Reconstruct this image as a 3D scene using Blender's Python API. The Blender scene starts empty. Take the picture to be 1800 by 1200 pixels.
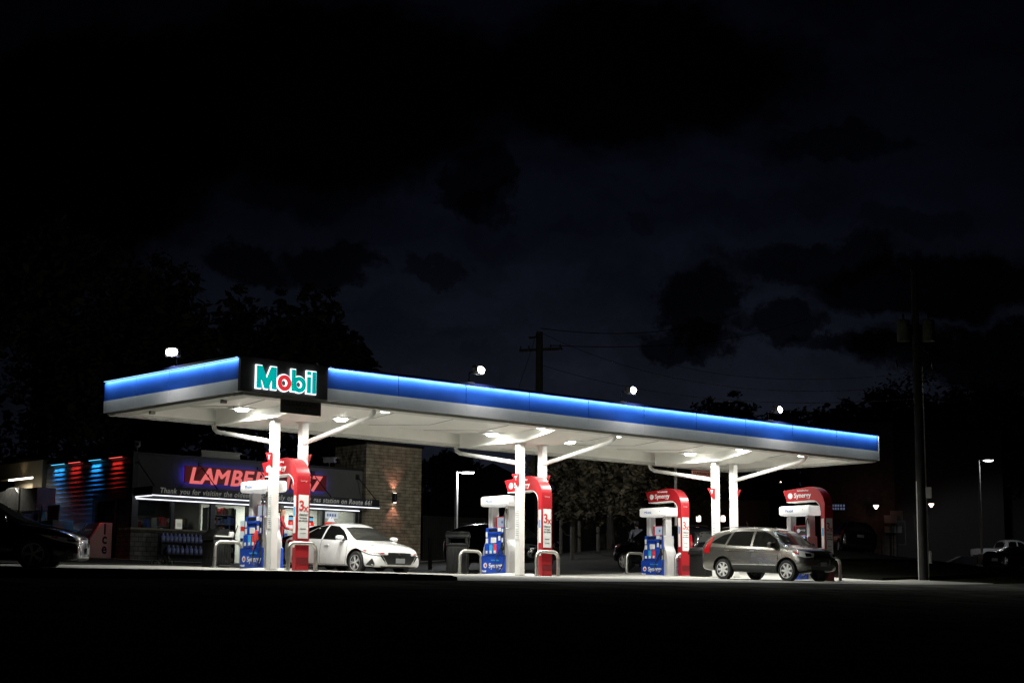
import bpy, bmesh, math, random
from math import radians as rad, sin, cos, pi
from mathutils import Vector, Matrix
from mathutils.bvhtree import BVHTree
random.seed(7)
scene = bpy.context.scene
COL = scene.collection

# ------------------------------------------------------------------ camera and terrain frame
# x runs along the canopy, y from the road towards the shop, z up; the lens sits at height 0
C0 = Vector((-23.87146, -35.71153, 0.0))
CXV = Vector((0.7347395, -0.6783258, 0.005662)); CUV = Vector((-0.1097729, -0.1106572, 0.9877778)); CFV = Vector((0.6694086, 0.7263809, 0.155766))
FPX = 3070.518
def at(px, py, d):
    return C0 + (CFV + CXV * ((px - 900) / FPX) - CUV * ((py - 600) / FPX)) * d
EDGE = lambda a: -9.1 + 0.2 * a          # where the station drive meets the road
def PLANE(a, b):
    z = 1.05233 + 0.00807 * a + 0.0377 * min(b, 48) + 0.01 * max(0, min(b, 200) - 48)
    s = b - EDGE(a)
    if s < 0: z += 0.02 * max(s, -30)
    if b < -40: z += 0.05 * (-40 - b)
    return z
# spot heights read off the feet of things in the photograph, blended smoothly over the plane
FEET = [(1795,1013,88),(1778,995,117),(1727,992,104),(1690,991,101),(1512,972,85),(1006,982,73),(755,999,70),(1623,1019,60),(801,1001,74),(630,1006,49.6),(1380,1021,55),(1155,1009,61.5),(1105,1010,63),(1051,967,78),(300,994,49.5),(947,975,86)]
SPOTS = [(0,0,0),(13,0,0),(15,30,0),(27,30,0),(0,15,0),(12,38,0),(30,-6,0),(13,-8,0),(0,-9,0),(45.6,30.4,.65)] + [(p.x, p.y, p.z - PLANE(p.x, p.y)) for p in (at(*f) for f in FEET)]
import numpy as np
_P = np.array([(x, y) for x, y, z in SPOTS]); _K = np.exp(-((_P[:,None,:] - _P[None,:,:]) ** 2).sum(-1) / 180.0) + np.eye(len(SPOTS)) * .06
_W = np.linalg.solve(_K, np.array([z for x, y, z in SPOTS]))
def G(a, b): return PLANE(a, b) + float(_W @ np.exp(-((_P - (a, b)) ** 2).sum(-1) / 180.0))
L, W, ZB, HF = 26.32, 6.577, 5.4226, 0.8503
BC, ZT, A0, SP, DL = 3.342, 5.268, 3.3985, 9.0898, 0.944
COLA = [A0 + SP * i for i in range(3)]
MID = [c + DL / 2 for c in COLA]

# ------------------------------------------------------------------ materials
MATS = {}
def mat(name, col=(.5,.5,.5), rough=.5, metal=0.0, coat=0.0, emit=None, es=0.0, noise=None, bump=None, spec=.5, trans=0.0):
    if name in MATS: return MATS[name]
    m = bpy.data.materials.new(name); m.use_nodes = True; nt = m.node_tree; N = nt.nodes; Lk = nt.links
    b = N['Principled BSDF']
    b.inputs['Base Color'].default_value = (*col, 1); b.inputs['Roughness'].default_value = rough; b.inputs['Metallic'].default_value = metal
    b.inputs['Coat Weight'].default_value = coat; b.inputs['Coat Roughness'].default_value = .04; b.inputs['Specular IOR Level'].default_value = spec
    if emit: b.inputs['Emission Color'].default_value = (*emit, 1); b.inputs['Emission Strength'].default_value = es
    if noise or bump: tc = N.new('ShaderNodeTexCoord')
    if noise:
        sc, amt = noise[0], noise[1]
        n = N.new('ShaderNodeTexNoise'); n.inputs['Scale'].default_value = sc; n.inputs['Detail'].default_value = 8; n.inputs['Roughness'].default_value = .65
        Lk.new(tc.outputs['Object'], n.inputs['Vector'])
        mr = N.new('ShaderNodeMapRange'); mr.inputs['From Min'].default_value = .3; mr.inputs['From Max'].default_value = .7
        mr.inputs['To Min'].default_value = 1 - amt; mr.inputs['To Max'].default_value = 1 + amt
        Lk.new(n.outputs['Fac'], mr.inputs['Value'])
        mx = N.new('ShaderNodeVectorMath'); mx.operation = 'SCALE'; mx.inputs[0].default_value = col
        Lk.new(mr.outputs['Result'], mx.inputs['Scale']); Lk.new(mx.outputs['Vector'], b.inputs['Base Color'])
        if rough > .15:
            m2 = N.new('ShaderNodeMapRange'); m2.inputs['From Min'].default_value = .3; m2.inputs['From Max'].default_value = .7
            m2.inputs['To Min'].default_value = rough * .85; m2.inputs['To Max'].default_value = min(1, rough * 1.15)
            Lk.new(n.outputs['Fac'], m2.inputs['Value']); Lk.new(m2.outputs['Result'], b.inputs['Roughness'])
    if bump:
        n2 = N.new('ShaderNodeTexNoise'); n2.inputs['Scale'].default_value = bump[0]; n2.inputs['Detail'].default_value = 6
        Lk.new(tc.outputs['Object'], n2.inputs['Vector'])
        bp = N.new('ShaderNodeBump'); bp.inputs['Strength'].default_value = bump[1]; bp.inputs['Distance'].default_value = bump[2] if len(bump) > 2 else .02
        Lk.new(n2.outputs['Fac'], bp.inputs['Height']); Lk.new(bp.outputs['Normal'], b.inputs['Normal'])
    MATS[name] = m
    return m
def emat(name, col, s):
    if name in MATS: return MATS[name]
    m = bpy.data.materials.new(name); m.use_nodes = True; nt = m.node_tree; nt.nodes.clear()
    e = nt.nodes.new('ShaderNodeEmission'); e.inputs['Color'].default_value = (*col, 1); e.inputs['Strength'].default_value = s
    o = nt.nodes.new('ShaderNodeOutputMaterial'); nt.links.new(e.outputs[0], o.inputs['Surface']); MATS[name] = m
    return m
def brickmat(name, c1, c2, mortar, sx, sy, bw=.5, rh=.25, ms=.02, axis='XZ', rough=.85, bumpd=.02):
    m = bpy.data.materials.new(name); m.use_nodes = True; nt = m.node_tree; N = nt.nodes; Lk = nt.links; b = N['Principled BSDF']
    tc = N.new('ShaderNodeTexCoord'); sp = N.new('ShaderNodeSeparateXYZ'); cb = N.new('ShaderNodeCombineXYZ'); Lk.new(tc.outputs['Object'], sp.inputs[0])
    add = N.new('ShaderNodeMath'); add.operation = 'ADD'; Lk.new(sp.outputs['X'], add.inputs[0]); Lk.new(sp.outputs['Y'], add.inputs[1])
    Lk.new(add.outputs[0], cb.inputs['X']); Lk.new(sp.outputs['Z'], cb.inputs['Y'])
    br = N.new('ShaderNodeTexBrick'); br.inputs['Color1'].default_value = (*c1, 1); br.inputs['Color2'].default_value = (*c2, 1); br.inputs['Mortar'].default_value = (*mortar, 1)
    br.inputs['Scale'].default_value = 1; br.inputs['Brick Width'].default_value = bw; br.inputs['Row Height'].default_value = rh; br.inputs['Mortar Size'].default_value = ms; br.inputs['Bias'].default_value = -.1
    Lk.new(cb.outputs[0], br.inputs['Vector'])
    n = N.new('ShaderNodeTexNoise'); n.inputs['Scale'].default_value = 3; n.inputs['Detail'].default_value = 8; Lk.new(tc.outputs['Object'], n.inputs['Vector'])
    mr = N.new('ShaderNodeMapRange'); mr.inputs['From Min'].default_value = .25; mr.inputs['From Max'].default_value = .75; mr.inputs['To Min'].default_value = .55; mr.inputs['To Max'].default_value = 1.45; Lk.new(n.outputs['Fac'], mr.inputs['Value'])
    vm = N.new('ShaderNodeVectorMath'); vm.operation = 'SCALE'; Lk.new(br.outputs['Color'], vm.inputs[0]); Lk.new(mr.outputs[0], vm.inputs['Scale']); Lk.new(vm.outputs[0], b.inputs['Base Color'])
    bp = N.new('ShaderNodeBump'); bp.inputs['Strength'].default_value = .9; bp.inputs['Distance'].default_value = bumpd; bp.invert = True
    ad = N.new('ShaderNodeMath'); ad.operation = 'MULTIPLY_ADD'; Lk.new(n.outputs['Fac'], ad.inputs[0]); ad.inputs[1].default_value = -1.2; Lk.new(br.outputs['Fac'], ad.inputs[2]); Lk.new(ad.outputs[0], bp.inputs['Height'])
    Lk.new(bp.outputs[0], b.inputs['Normal']); b.inputs['Roughness'].default_value = rough
    MATS[name] = m; return m
def thin_glass(name, tint=(.8,.85,.85), refl=.08):
    m = bpy.data.materials.new(name); m.use_nodes = True; nt = m.node_tree; nt.nodes.clear(); N = nt.nodes
    t = N.new('ShaderNodeBsdfTransparent'); t.inputs[0].default_value = (*tint, 1); g = N.new('ShaderNodeBsdfGlossy'); g.inputs['Roughness'].default_value = .02
    f = N.new('ShaderNodeFresnel'); f.inputs[0].default_value = 1.5; mx = N.new('ShaderNodeMixShader'); o = N.new('ShaderNodeOutputMaterial')
    nt.links.new(f.outputs[0], mx.inputs[0]); nt.links.new(t.outputs[0], mx.inputs[1]); nt.links.new(g.outputs[0], mx.inputs[2]); nt.links.new(mx.outputs[0], o.inputs[0]); MATS[name] = m; return m

# ------------------------------------------------------------------ scene-tree helpers
def tag(o, label=None, cat=None, group=None, kind=None):
    if label: o['label'] = label
    if cat: o['category'] = cat
    if group: o['group'] = group
    if kind: o['kind'] = kind
    return o
def thing(name, label, cat, loc=(0,0,0), rz=0.0, group=None, kind=None, tilt=None):
    o = bpy.data.objects.new(name, None); COL.objects.link(o); o.empty_display_size = .3
    o.location = loc
    if tilt is not None: o.rotation_euler = tilt.to_euler()
    else: o.rotation_euler = (0, 0, rz)
    return tag(o, label, cat, group, kind)
def inv(parent):
    m = Matrix.Identity(4); p = parent
    while p is not None:
        m = p.matrix_basis @ m; p = p.parent
    return m.inverted()
def kids(o): return [c for c in bpy.data.objects if c.parent == o]
def copy_tree(o, parent=None):
    c = o.copy(); COL.objects.link(c)
    if parent: c.parent = parent
    for ch in kids(o): copy_tree(ch, c)
    return c
def dup(o, loc, rz=None, label=None, scale=None):
    c = copy_tree(o); c.location = loc
    if rz is not None: c.rotation_euler = (0, 0, rz)
    if label: c['label'] = label
    if scale: c.scale = (scale,) * 3 if not isinstance(scale, tuple) else scale
    return c
def add_obj(name, me, mats, parent=None, world=False, sharp=35):
    if world and parent: me.transform(inv(parent))
    for m in (mats if isinstance(mats, (list, tuple)) else [mats]): me.materials.append(m)
    if sharp is not None and len(me.polygons):
        me.polygons.foreach_set('use_smooth', [True] * len(me.polygons)); me.set_sharp_from_angle(angle=rad(sharp))
    o = bpy.data.objects.new(name, me); COL.objects.link(o)
    if parent: o.parent = parent
    return o
class MB:
    def __init__(s): s.bm = bmesh.new(); s.mi = 0
    def faces(s, vs, fs):
        v = [s.bm.verts.new(p) for p in vs]; out = []
        for f in fs:
            try: q = s.bm.faces.new([v[i] for i in f]); q.material_index = s.mi; out.append(q)
            except ValueError: pass
        return v, out
    def box(s, x0, x1, y0, y1, z0, z1, bev=0, rz=0, piv=None, seg=1):
        vs = [Vector((x, y, z)) for z in (z0, z1) for y in (y0, y1) for x in (x0, x1)]
        if rz:
            pv = Vector(piv) if piv else Vector(((x0+x1)/2, (y0+y1)/2, 0)); R = Matrix.Rotation(rz, 3, 'Z'); vs = [R @ (p - pv) + pv for p in vs]
        v, f = s.faces(vs, [(0,2,3,1),(4,5,7,6),(0,1,5,4),(2,6,7,3),(0,4,6,2),(1,3,7,5)])
        if bev:
            es = list({e for q in f for e in q.edges}); bmesh.ops.bevel(s.bm, geom=es, offset=bev, segments=seg, affect='EDGES', profile=.5)
        return s
    def tube(s, pts, r, n=10, caps=True):
        pts = [Vector(p) for p in pts]; rs = r if isinstance(r, (list, tuple)) else [r] * len(pts); rings = []; up = None
        for i, p in enumerate(pts):
            t = ((pts[min(i+1, len(pts)-1)] - p).normalized() + (p - pts[max(i-1, 0)]).normalized())
            t = t.normalized() if t.length > 1e-6 else Vector((0,0,1))
            if up is None: up = Vector((0,0,1)) if abs(t.z) < .9 else Vector((1,0,0))
            x = t.cross(up).normalized(); y = x.cross(t).normalized(); up = y
            rings.append([s.bm.verts.new(p + (x * cos(2*pi*k/n) + y * sin(2*pi*k/n)) * rs[i]) for k in range(n)])
        for a, b in zip(rings, rings[1:]):
            for k in range(n):
                q = s.bm.faces.new((a[k], a[(k+1) % n], b[(k+1) % n], b[k])); q.material_index = s.mi
        if caps:
            for rg in (rings[0][::-1], rings[-1]): q = s.bm.faces.new(rg); q.material_index = s.mi
        return s
    def prism(s, poly, axis, lo, hi, bev=0):
        def P(u, v, w): return {'x': (w, u, v), 'y': (u, w, v), 'z': (u, v, w)}[axis]
        n = len(poly); vs = [P(u, v, lo) for u, v in poly] + [P(u, v, hi) for u, v in poly]
        fs = [tuple(range(n))[::-1], tuple(range(n, 2*n))] + [(i, (i+1) % n, n + (i+1) % n, n + i) for i in range(n)]
        v, f = s.faces(vs, fs); bmesh.ops.recalc_face_normals(s.bm, faces=f)
        if bev:
            es = list({e for q in f for e in q.edges}); bmesh.ops.bevel(s.bm, geom=es, offset=bev, segments=1, affect='EDGES')
        return s
    def lathe(s, prof, c=(0,0,0), axis='z', n=20, loop=False):
        c = Vector(c); rings = []
        for r, h in prof:
            ring = []
            for k in range(n):
                a = 2*pi*k/n; u, v = r*cos(a), r*sin(a)
                p = {'z': Vector((u, v, h)), 'y': Vector((u, h, v)), 'x': Vector((h, u, v))}[axis]; ring.append(s.bm.verts.new(c + p))
            rings.append(ring)
        fs = []
        for a, b in zip(rings, rings[1:] + ([rings[0]] if loop else [])):
            for k in range(n): q = s.bm.faces.new((a[k], a[(k+1) % n], b[(k+1) % n], b[k])); q.material_index = s.mi; fs.append(q)
        for rg in (() if loop else (rings[0], rings[-1])):
            q = s.bm.faces.new(rg); q.material_index = s.mi; fs.append(q)
        bmesh.ops.recalc_face_normals(s.bm, faces=fs)
        return s
    def build(s, name, mats, parent=None, world=False, sharp=35):
        me = bpy.data.meshes.new(name); s.bm.to_mesh(me); s.bm.free()
        return add_obj(name, me, mats, parent, world, sharp)
def B(name, m, parent, *a, world=False, **k): return MB().box(*a, **k).build(name, m, parent, world)
def text(name, body, size, m, parent, loc, rot=(pi/2,0,0), ext=.004, off=0.0, shear=0.0, align='CENTER', sx=1.0, world=False, spacing=1.0, res=4):
    dbl = 0
    if 'M' in body and off: dbl, off = off, 0.0      # the font's M breaks when offset, so it is doubled sideways instead
    cu = bpy.data.curves.new('lettering', 'FONT'); cu.body = body; cu.size = size; cu.extrude = ext; cu.offset = off; cu.shear = shear
    cu.align_x = align; cu.align_y = 'CENTER'; cu.space_character = spacing; cu.resolution_u = res
    o = bpy.data.objects.new('lettering', cu); COL.objects.link(o)
    dg = bpy.context.evaluated_depsgraph_get(); dg.update()
    me = bpy.data.meshes.new_from_object(o.evaluated_get(dg)); bpy.data.objects.remove(o); bpy.data.curves.remove(cu)
    me.materials.clear()
    if dbl:
        bm = bmesh.new()
        for sg, dz in ((-1, 0), (1, .0012), (0, .0006)): me.transform(Matrix.Translation((sg*dbl, 0, dz))); bm.from_mesh(me); me.transform(Matrix.Translation((-sg*dbl, 0, -dz)))
        bm.to_mesh(me); bm.free()
    me.transform(Matrix.Translation(loc) @ Matrix.Rotation(rot[2], 4, 'Z') @ Matrix.Rotation(rot[0], 4, 'X') @ Matrix.Rotation(rot[1], 4, 'Y') @ Matrix.Diagonal((sx, 1, 1, 1)))
    return add_obj(name, me, m, parent, world, None)
def arc(cx, cy, r, a0, a1, n=8): return [(cx + r*cos(rad(a0 + (a1-a0)*i/n)), cy + r*sin(rad(a0 + (a1-a0)*i/n))) for i in range(n+1)]
def lamp(kind, name, loc, energy, color=(1,1,1), rot=None, size=.3, sizey=None, spread=180, spot=None, blend=.3, shape=None):
    l = bpy.data.lights.new(name, kind); l.energy = energy; l.color = color
    if kind == 'AREA':
        l.shape = shape or ('RECTANGLE' if sizey else 'DISK'); l.size = size
        if sizey: l.size_y = sizey
        l.spread = rad(spread)
    elif kind == 'SPOT': l.spot_size = rad(spot or 90); l.spot_blend = blend; l.shadow_soft_size = size
    else: l.shadow_soft_size = size
    o = bpy.data.objects.new(name, l); COL.objects.link(o); o.location = loc
    if rot is not None: o.rotation_euler = rot
    return o
def aim(o, d): o.rotation_euler = Vector(d).to_track_quat('-Z', 'Y').to_euler(); return o

# ------------------------------------------------------------------ shared materials
white = mat('white_paint', (.8,.8,.77), .35, noise=(2.5,.05))
white2 = mat('ceiling_paint', (.80,.80,.75), .5, noise=(1.2,.06))
galv = mat('brushed_steel', (.55,.54,.5), .32, 1.0, noise=(14,.15))
darksteel = mat('dark_steel', (.03,.03,.03), .45, .6)
blackpl = mat('black_plastic', (.012,.012,.012), .45, noise=(8,.25))
rubber = mat('tyre_rubber', (.012,.012,.012), .75, noise=(20,.2))
blackpaint = mat('black_panel', (.012,.012,.013), .35)
red = mat('red_panel', (.36,.014,.02), .32, noise=(1.5,.05))
blue = mat('blue_panel', (.012,.06,.42), .35, noise=(3,.06))
grey = mat('pump_grey', (.5,.5,.5), .38, .2, noise=(4,.06))
concrete = mat('concrete', (.40,.385,.35), .85, noise=(.9,.22), bump=(18,.4))
# ================================================================== setting
def sheet(name, mt, a0, a1, b0, b1, na, nb, dz, front=False, clipback=None):
    mb = MB(); g = []
    for j in range(nb + 1):
        row = []
        for i in range(na + 1):
            a = a0 + (a1 - a0) * i / na
            lo = EDGE(a) if front == 'edge' else b0
            hi = EDGE(a) if front == 'road' else (b1 - .55 * max(0, 3.2 - a) if front == 'edge' else b1)
            b = lo + (hi - lo) * j / nb
            row.append(mb.bm.verts.new((a, b, G(a, b) + dz)))
        g.append(row)
    for j in range(nb):
        for i in range(na): mb.bm.faces.new((g[j][i], g[j][i+1], g[j+1][i+1], g[j+1][i]))
    return tag(mb.build(name, mt, sharp=None), kind='structure')
groundm = mat('dry_grass_soil', (.018,.018,.012), .95, noise=(.6,.4), bump=(8,.6,.05), spec=0.0)
asph = mat('asphalt', (.075,.075,.07), .95, noise=(1.1,.7), bump=(60,.7,.01), spec=0.0)
lotm = mat('lot_asphalt', (.055,.054,.05), .9, noise=(.5,.3), bump=(50,.6,.01), spec=.15)
sheet('ground', groundm, -160, 340, -90, 400, 100, 98, -.06)
sheet('road', asph, -120, 160, -60, 0, 90, 30, .006, 'road')
sheet('parking_lot', lotm, -60, 110, 8.2, 34, 80, 24, .008)
# concrete apron with expansion joints and oil stains
def padmat():
    m = mat('apron_concrete', (.35,.345,.315), .8, noise=(.55,.22), bump=(25,.35,.01)); nt = m.node_tree; N = nt.nodes; Lk = nt.links; b = N['Principled BSDF']
    src = b.inputs['Base Color'].links[0].from_socket
    tc = N.new('ShaderNodeTexCoord'); v = N.new('ShaderNodeTexNoise'); v.inputs['Scale'].default_value = .8; v.inputs['Detail'].default_value = 3
    mp = N.new('ShaderNodeMapping'); mp.inputs['Location'].default_value = (3.3, 9, 0); Lk.new(tc.outputs['Object'], mp.inputs[0]); Lk.new(mp.outputs[0], v.inputs[0])
    r = N.new('ShaderNodeMapRange'); r.inputs['From Min'].default_value = .6; r.inputs['From Max'].default_value = .74; r.inputs['To Min'].default_value = 1; r.inputs['To Max'].default_value = .45; Lk.new(v.outputs['Fac'], r.inputs[0])
    br = N.new('ShaderNodeTexBrick'); br.offset = 0; br.inputs['Scale'].default_value = 1; br.inputs['Brick Width'].default_value = 4.5; br.inputs['Row Height'].default_value = 4.1; br.inputs['Mortar Size'].default_value = .018
    br.inputs['Color1'].default_value = (1,1,1,1); br.inputs['Color2'].default_value = (.9,.9,.9,1); br.inputs['Mortar'].default_value = (.25,.25,.25,1); Lk.new(tc.outputs['Object'], br.inputs[0])
    m1 = N.new('ShaderNodeVectorMath'); m1.operation = 'SCALE'; Lk.new(src, m1.inputs[0]); Lk.new(r.outputs[0], m1.inputs['Scale'])
    m2 = N.new('ShaderNodeVectorMath'); m2.operation = 'MULTIPLY'; Lk.new(m1.outputs[0], m2.inputs[0]); Lk.new(br.outputs['Color'], m2.inputs[1]); Lk.new(m2.outputs[0], b.inputs['Base Color'])
    return m
sheet('concrete_apron', padmat(), -9, 27.6, 0, 8.2, 60, 30, .014, 'edge')
gm = mat('painted_spill', (.11,.11,.10), .95, noise=(.7,.6), bump=(40,.7,.01), spec=0.0)  # paler strip, canopy light on the road's edge put into its colour
for (o0, o1, m_, dz, nm) in ((-3.4, -.02, gm, .012, 'road_spill_strip'), (.03, .75, mat('kerb_concrete', (.42,.415,.385), .8, noise=(2.2,.2), bump=(25,.4)), .022, 'kerb_strip')):
    mb = MB(); rows = []
    for k in range(61):
        a = -9 + 36.6 * k / 60; rows.append([mb.bm.verts.new((a, EDGE(a) + o, G(a, EDGE(a) + o) + dz)) for o in (o0, (o0+o1)/2, o1)])
    for r0, r1 in zip(rows, rows[1:]):
        for i in range(2): mb.bm.faces.new((r0[i], r1[i], r1[i+1], r0[i+1]))
    bmesh.ops.recalc_face_normals(mb.bm, faces=mb.bm.faces); tag(mb.build(nm, m_, sharp=None), kind='structure')
sheet('shop_pavement', concrete, 12.5, 31, 27.6, 30.2, 30, 4, .05)
# dark planted beds along the road
mulch = mat('dark_mulch', (.006,.006,.005), .95, noise=(9,.5), bump=(14,.8,.05), spec=0.0)
def bed(name, label, pts, h):
    t = thing(name, label, 'planting bed', (*pts[0], G(*pts[0])))
    mb = MB(); n = len(pts); c = Vector((sum(p[0] for p in pts)/n, sum(p[1] for p in pts)/n))
    for fac, hh in ((1, -.2),):
        pass
    rings = []
    for k, (f, hh) in enumerate(((1.0, -.25), (1.0, h*.7), (.985, h), )):
        rings.append([mb.bm.verts.new((c.x + (p[0]-c.x)*f, c.y + (p[1]-c.y)*f, G(c.x + (p[0]-c.x)*f, c.y + (p[1]-c.y)*f) + hh)) for p in pts])
    for r0, r1 in zip(rings, rings[1:]):
        for i in range(n): mb.bm.faces.new((r0[i], r0[(i+1) % n], r1[(i+1) % n], r1[i]))
    mb.bm.faces.new(rings[-1]); mb.build('soil', mulch, t, True)
    return t
def ong(px, py, dz=0):
    d = CFV + CXV * ((px - 900) / FPX) - CUV * ((py - 600) / FPX); t = 30.0
    while t < 300:
        p = C0 + d * t
        if p.z <= G(p.x, p.y) + dz and False: break
        if p.z > G(p.x, p.y) + dz and d.z > .0: pass
        t += .25
        q = C0 + d * t
        if (p.z - G(p.x, p.y) - dz) * (q.z - G(q.x, q.y) - dz) <= 0: return q
    return p
def bedpts(a0, a1, off0, off1, rt=.5, n=60):
    top = []; bot = []
    for i in range(n + 1):
        a = a0 + (a1 - a0) * i / n
        w = max(.03, min(1, i / n * 9)) ** .5 * max(.02, 1 - max(0, (i / n - rt) / (1 - rt)) ** 2) ** .5
        bot.append((a, EDGE(a) + off0)); top.append((a, EDGE(a) + off0 + (off1 - off0) * w))
    return bot + top[::-1]
bed('planting_bed', 'long dark planted bed along the road in front of the first column', bedpts(-26, -.75, .2, 3.0, .93), .12)
bed('planting_bed', 'small dark planted bed around the foot of the tall utility pole', bedpts(25.3, 36, 3.3, 6.4), .09)
# a few weeds on the bed's crest
weedm = mat('weed_leaf', (.03,.04,.015), .8)
for (px, lab) in ((293, 'taller spiky weed on the dark bed left of the first column'), (272, 'low weed tuft on the dark bed below the bottle rack')):
    p = at(px, 1004, 39); q = Vector((p.x, p.y, G(p.x, p.y) + .15)); mb = MB()
    for k in range(26):
        an = random.uniform(0, 2*pi); le = random.uniform(.12, .3) * (1.1 if px == 293 else .6); o = Vector((random.uniform(-.12,.12), random.uniform(-.1,.1), 0)); d = Vector((cos(an)*.6, sin(an)*.6, 1)).normalized(); s = Vector((-sin(an), cos(an), 0)) * .012
        mb.faces([q+o-s, q+o+s, q+o+d*le], [(0,1,2)])
    tag(mb.build('weed', weedm, sharp=None), lab, 'weed')

# ================================================================== canopy
cz = G(MID[1], BC)
can = thing('station_canopy', 'long white fuel canopy with glowing blue fascia on six slim columns', 'canopy', (L/2, W/2, cz))
bluef = mat('fascia_blue', (.013,.076,.40), .42, noise=(1.5,.08)); silver = mat('fascia_silver', (.84,.83,.87), .45, .0, noise=(2,.06))
SB = 2.6     # length of the dark sign panel
zmid = ZB + HF * .375
def wb(name, m, *a, parent=can, **k): return MB().box(*a, **k).build(name, m, parent, True)
# front: blue upper band and silver lower band, then left, right and back
seams = [SB + (L - SB) * i / 10 for i in range(11)]
mb = MB()
for s0, s1 in zip(seams, seams[1:]): mb.box(s0 + .011, s1 - .011, 0, .05, zmid, ZB + HF)
mb.build('blue_fascia', bluef, can, True)
mb = MB()
for s0, s1 in zip(seams, seams[1:]): mb.box(s0 + .003, s1 - .003, -.012, .05, ZB, zmid - .004)
mb.build('silver_fascia', silver, can, True)
sl = [W * i / 4 for i in range(5)]
mb = MB(); mc = MB()
for s0, s1 in zip(sl, sl[1:]):
    mb.box(0, .05, max(.06, s0) + .005, s1 - .005, zmid, ZB + HF); mc.box(-.012, .05, max(.06, s0) + .003, s1 - .003, ZB, zmid - .004)
mb.build('blue_fascia', bluef, can, True); mc.build('silver_fascia', silver, can, True)
mb = MB(); mb.box(L - .05, L, .06, W, zmid, ZB + HF); mb.box(.06, L - .06, W - .05, W, zmid, ZB + HF); mb.build('blue_fascia', bluef, can, True)
mb = MB(); mb.box(L - .05, L + .012, .06, W, ZB, zmid - .004); mb.box(.06, L - .06, W - .05, W + .012, ZB, zmid - .004); mb.build('silver_fascia', silver, can, True)
wb('fascia_trim', white, L - .02, L + .014, -.016, .055, ZB - .01, ZB + HF + .01)
wb('fascia_trim', white, -.016, .03, .058, .085, zmid, ZB + HF + .005)
# light channel that overhangs the blue band
chan = mat('light_channel', (.02,.03,.12), .4)
mb = MB(); mb.box(SB + .05, L + .02, -.13, .04, ZB + HF + .004, ZB + HF + .045); mb.box(-.13, .04, .06, W, ZB + HF + .004, ZB + HF + .045); mb.box(SB + .05, L + .02, -.145, -.131, ZB + HF - .022, ZB + HF + .04); mb.box(-.145, -.131, .06, W, ZB + HF - .022, ZB + HF + .04); mb.build('light_channel', chan, can, True)
mb = MB(); mb.box(.1, L - .1, .1, W - .1, ZB + HF - .3, ZB + HF - .22); mb.build('roof_deck', mat('roof_deck_metal', (.06,.06,.06), .6), can, True)
wb('parapet_cap', darksteel, SB + .05, L, .05, .2, ZB + HF + .004, ZB + HF + .075)
led = emat('fascia_led', (.5,.95,1), 2.0)
mb = MB(); mb.box(SB + .1, L - .02, -.045, -.035, ZB + HF - .003, ZB + HF + .003); mb.box(-.045, -.035, .1, W - .03, ZB + HF - .006, ZB + HF + .003); mb.build('led_strip', led, can, True)
# underside: perimeter soffit, recessed ceiling that dips to the middle, tapering cross beams
mb = MB(); wd = .42
mb.box(.1, L - .1, .03, wd, ZB - .075, ZB - .002); mb.box(.1, L - .1, W - wd, W - .03, ZB - .075, ZB - .002); mb.box(.03, .1+wd, wd, W - wd, ZB - .075, ZB - .002); mb.box(L - .1 - wd, L - .03, wd, W - wd, ZB - .075, ZB - .002)
mb.build('soffit', mat('soffit_paint', (.5,.5,.46), .5, noise=(2,.06)), can, True)
ZC = 5.54
mb = MB(); zr = ZC + .22
mb.prism([(wd, zr), (W/2, ZC), (W-wd, zr), (W-wd, zr+.06), (W/2, ZC+.06), (wd, zr+.06)], 'x', .1, L - .1)
for y0, y1 in ((wd - .04, wd), (W - wd, W - wd + .04)): mb.box(.1, L - .1, y0, y1, ZB - .002, zr + .05)
for x0, x1 in ((.1 + wd - .04, .1 + wd), (L - .1 - wd, L - .1 - wd + .04)): mb.box(x0, x1, wd, W - wd, ZB - .002, ZC + .3)
mb.build('ceiling', white2, can, True)
mb = MB(); nj = 12
for k in range(1, nj):
    x = .1 + (L - .2) * k / nj
    mb.prism([(wd, zr - .012), (W/2, ZC - .012), (W - wd, zr - .012), (W - wd, zr + .01), (W/2, ZC + .01), (wd, zr + .01)], 'x', x - .012, x + .012)
mb.build('ceiling_joint', mat('joint_grey', (.3,.3,.28), .6), can, True)
for c in MID:
    mb = MB(); mb.prism([(W - wd - .3, ZT + .02), (BC + .5, ZT), (BC - .5, ZT), (wd + .1, ZC + .14), (wd + .1, ZC + .3), (W - wd - .3, ZC + .3)], 'x', c - .75, c + .75); mb.build('cross_beam', white2, can, True)
noticem = mat('notice_paper', (.75,.76,.74), .6); ink = mat('notice_ink', (.12,.13,.16), .7)
gutter = mat('gutter_grey', (.22,.22,.2), .5)
for b0 in (1.2, 4.6): wb('drain_stub', gutter, .28, .42, b0, b0 + .1, ZB - .16, ZB - .06)
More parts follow.
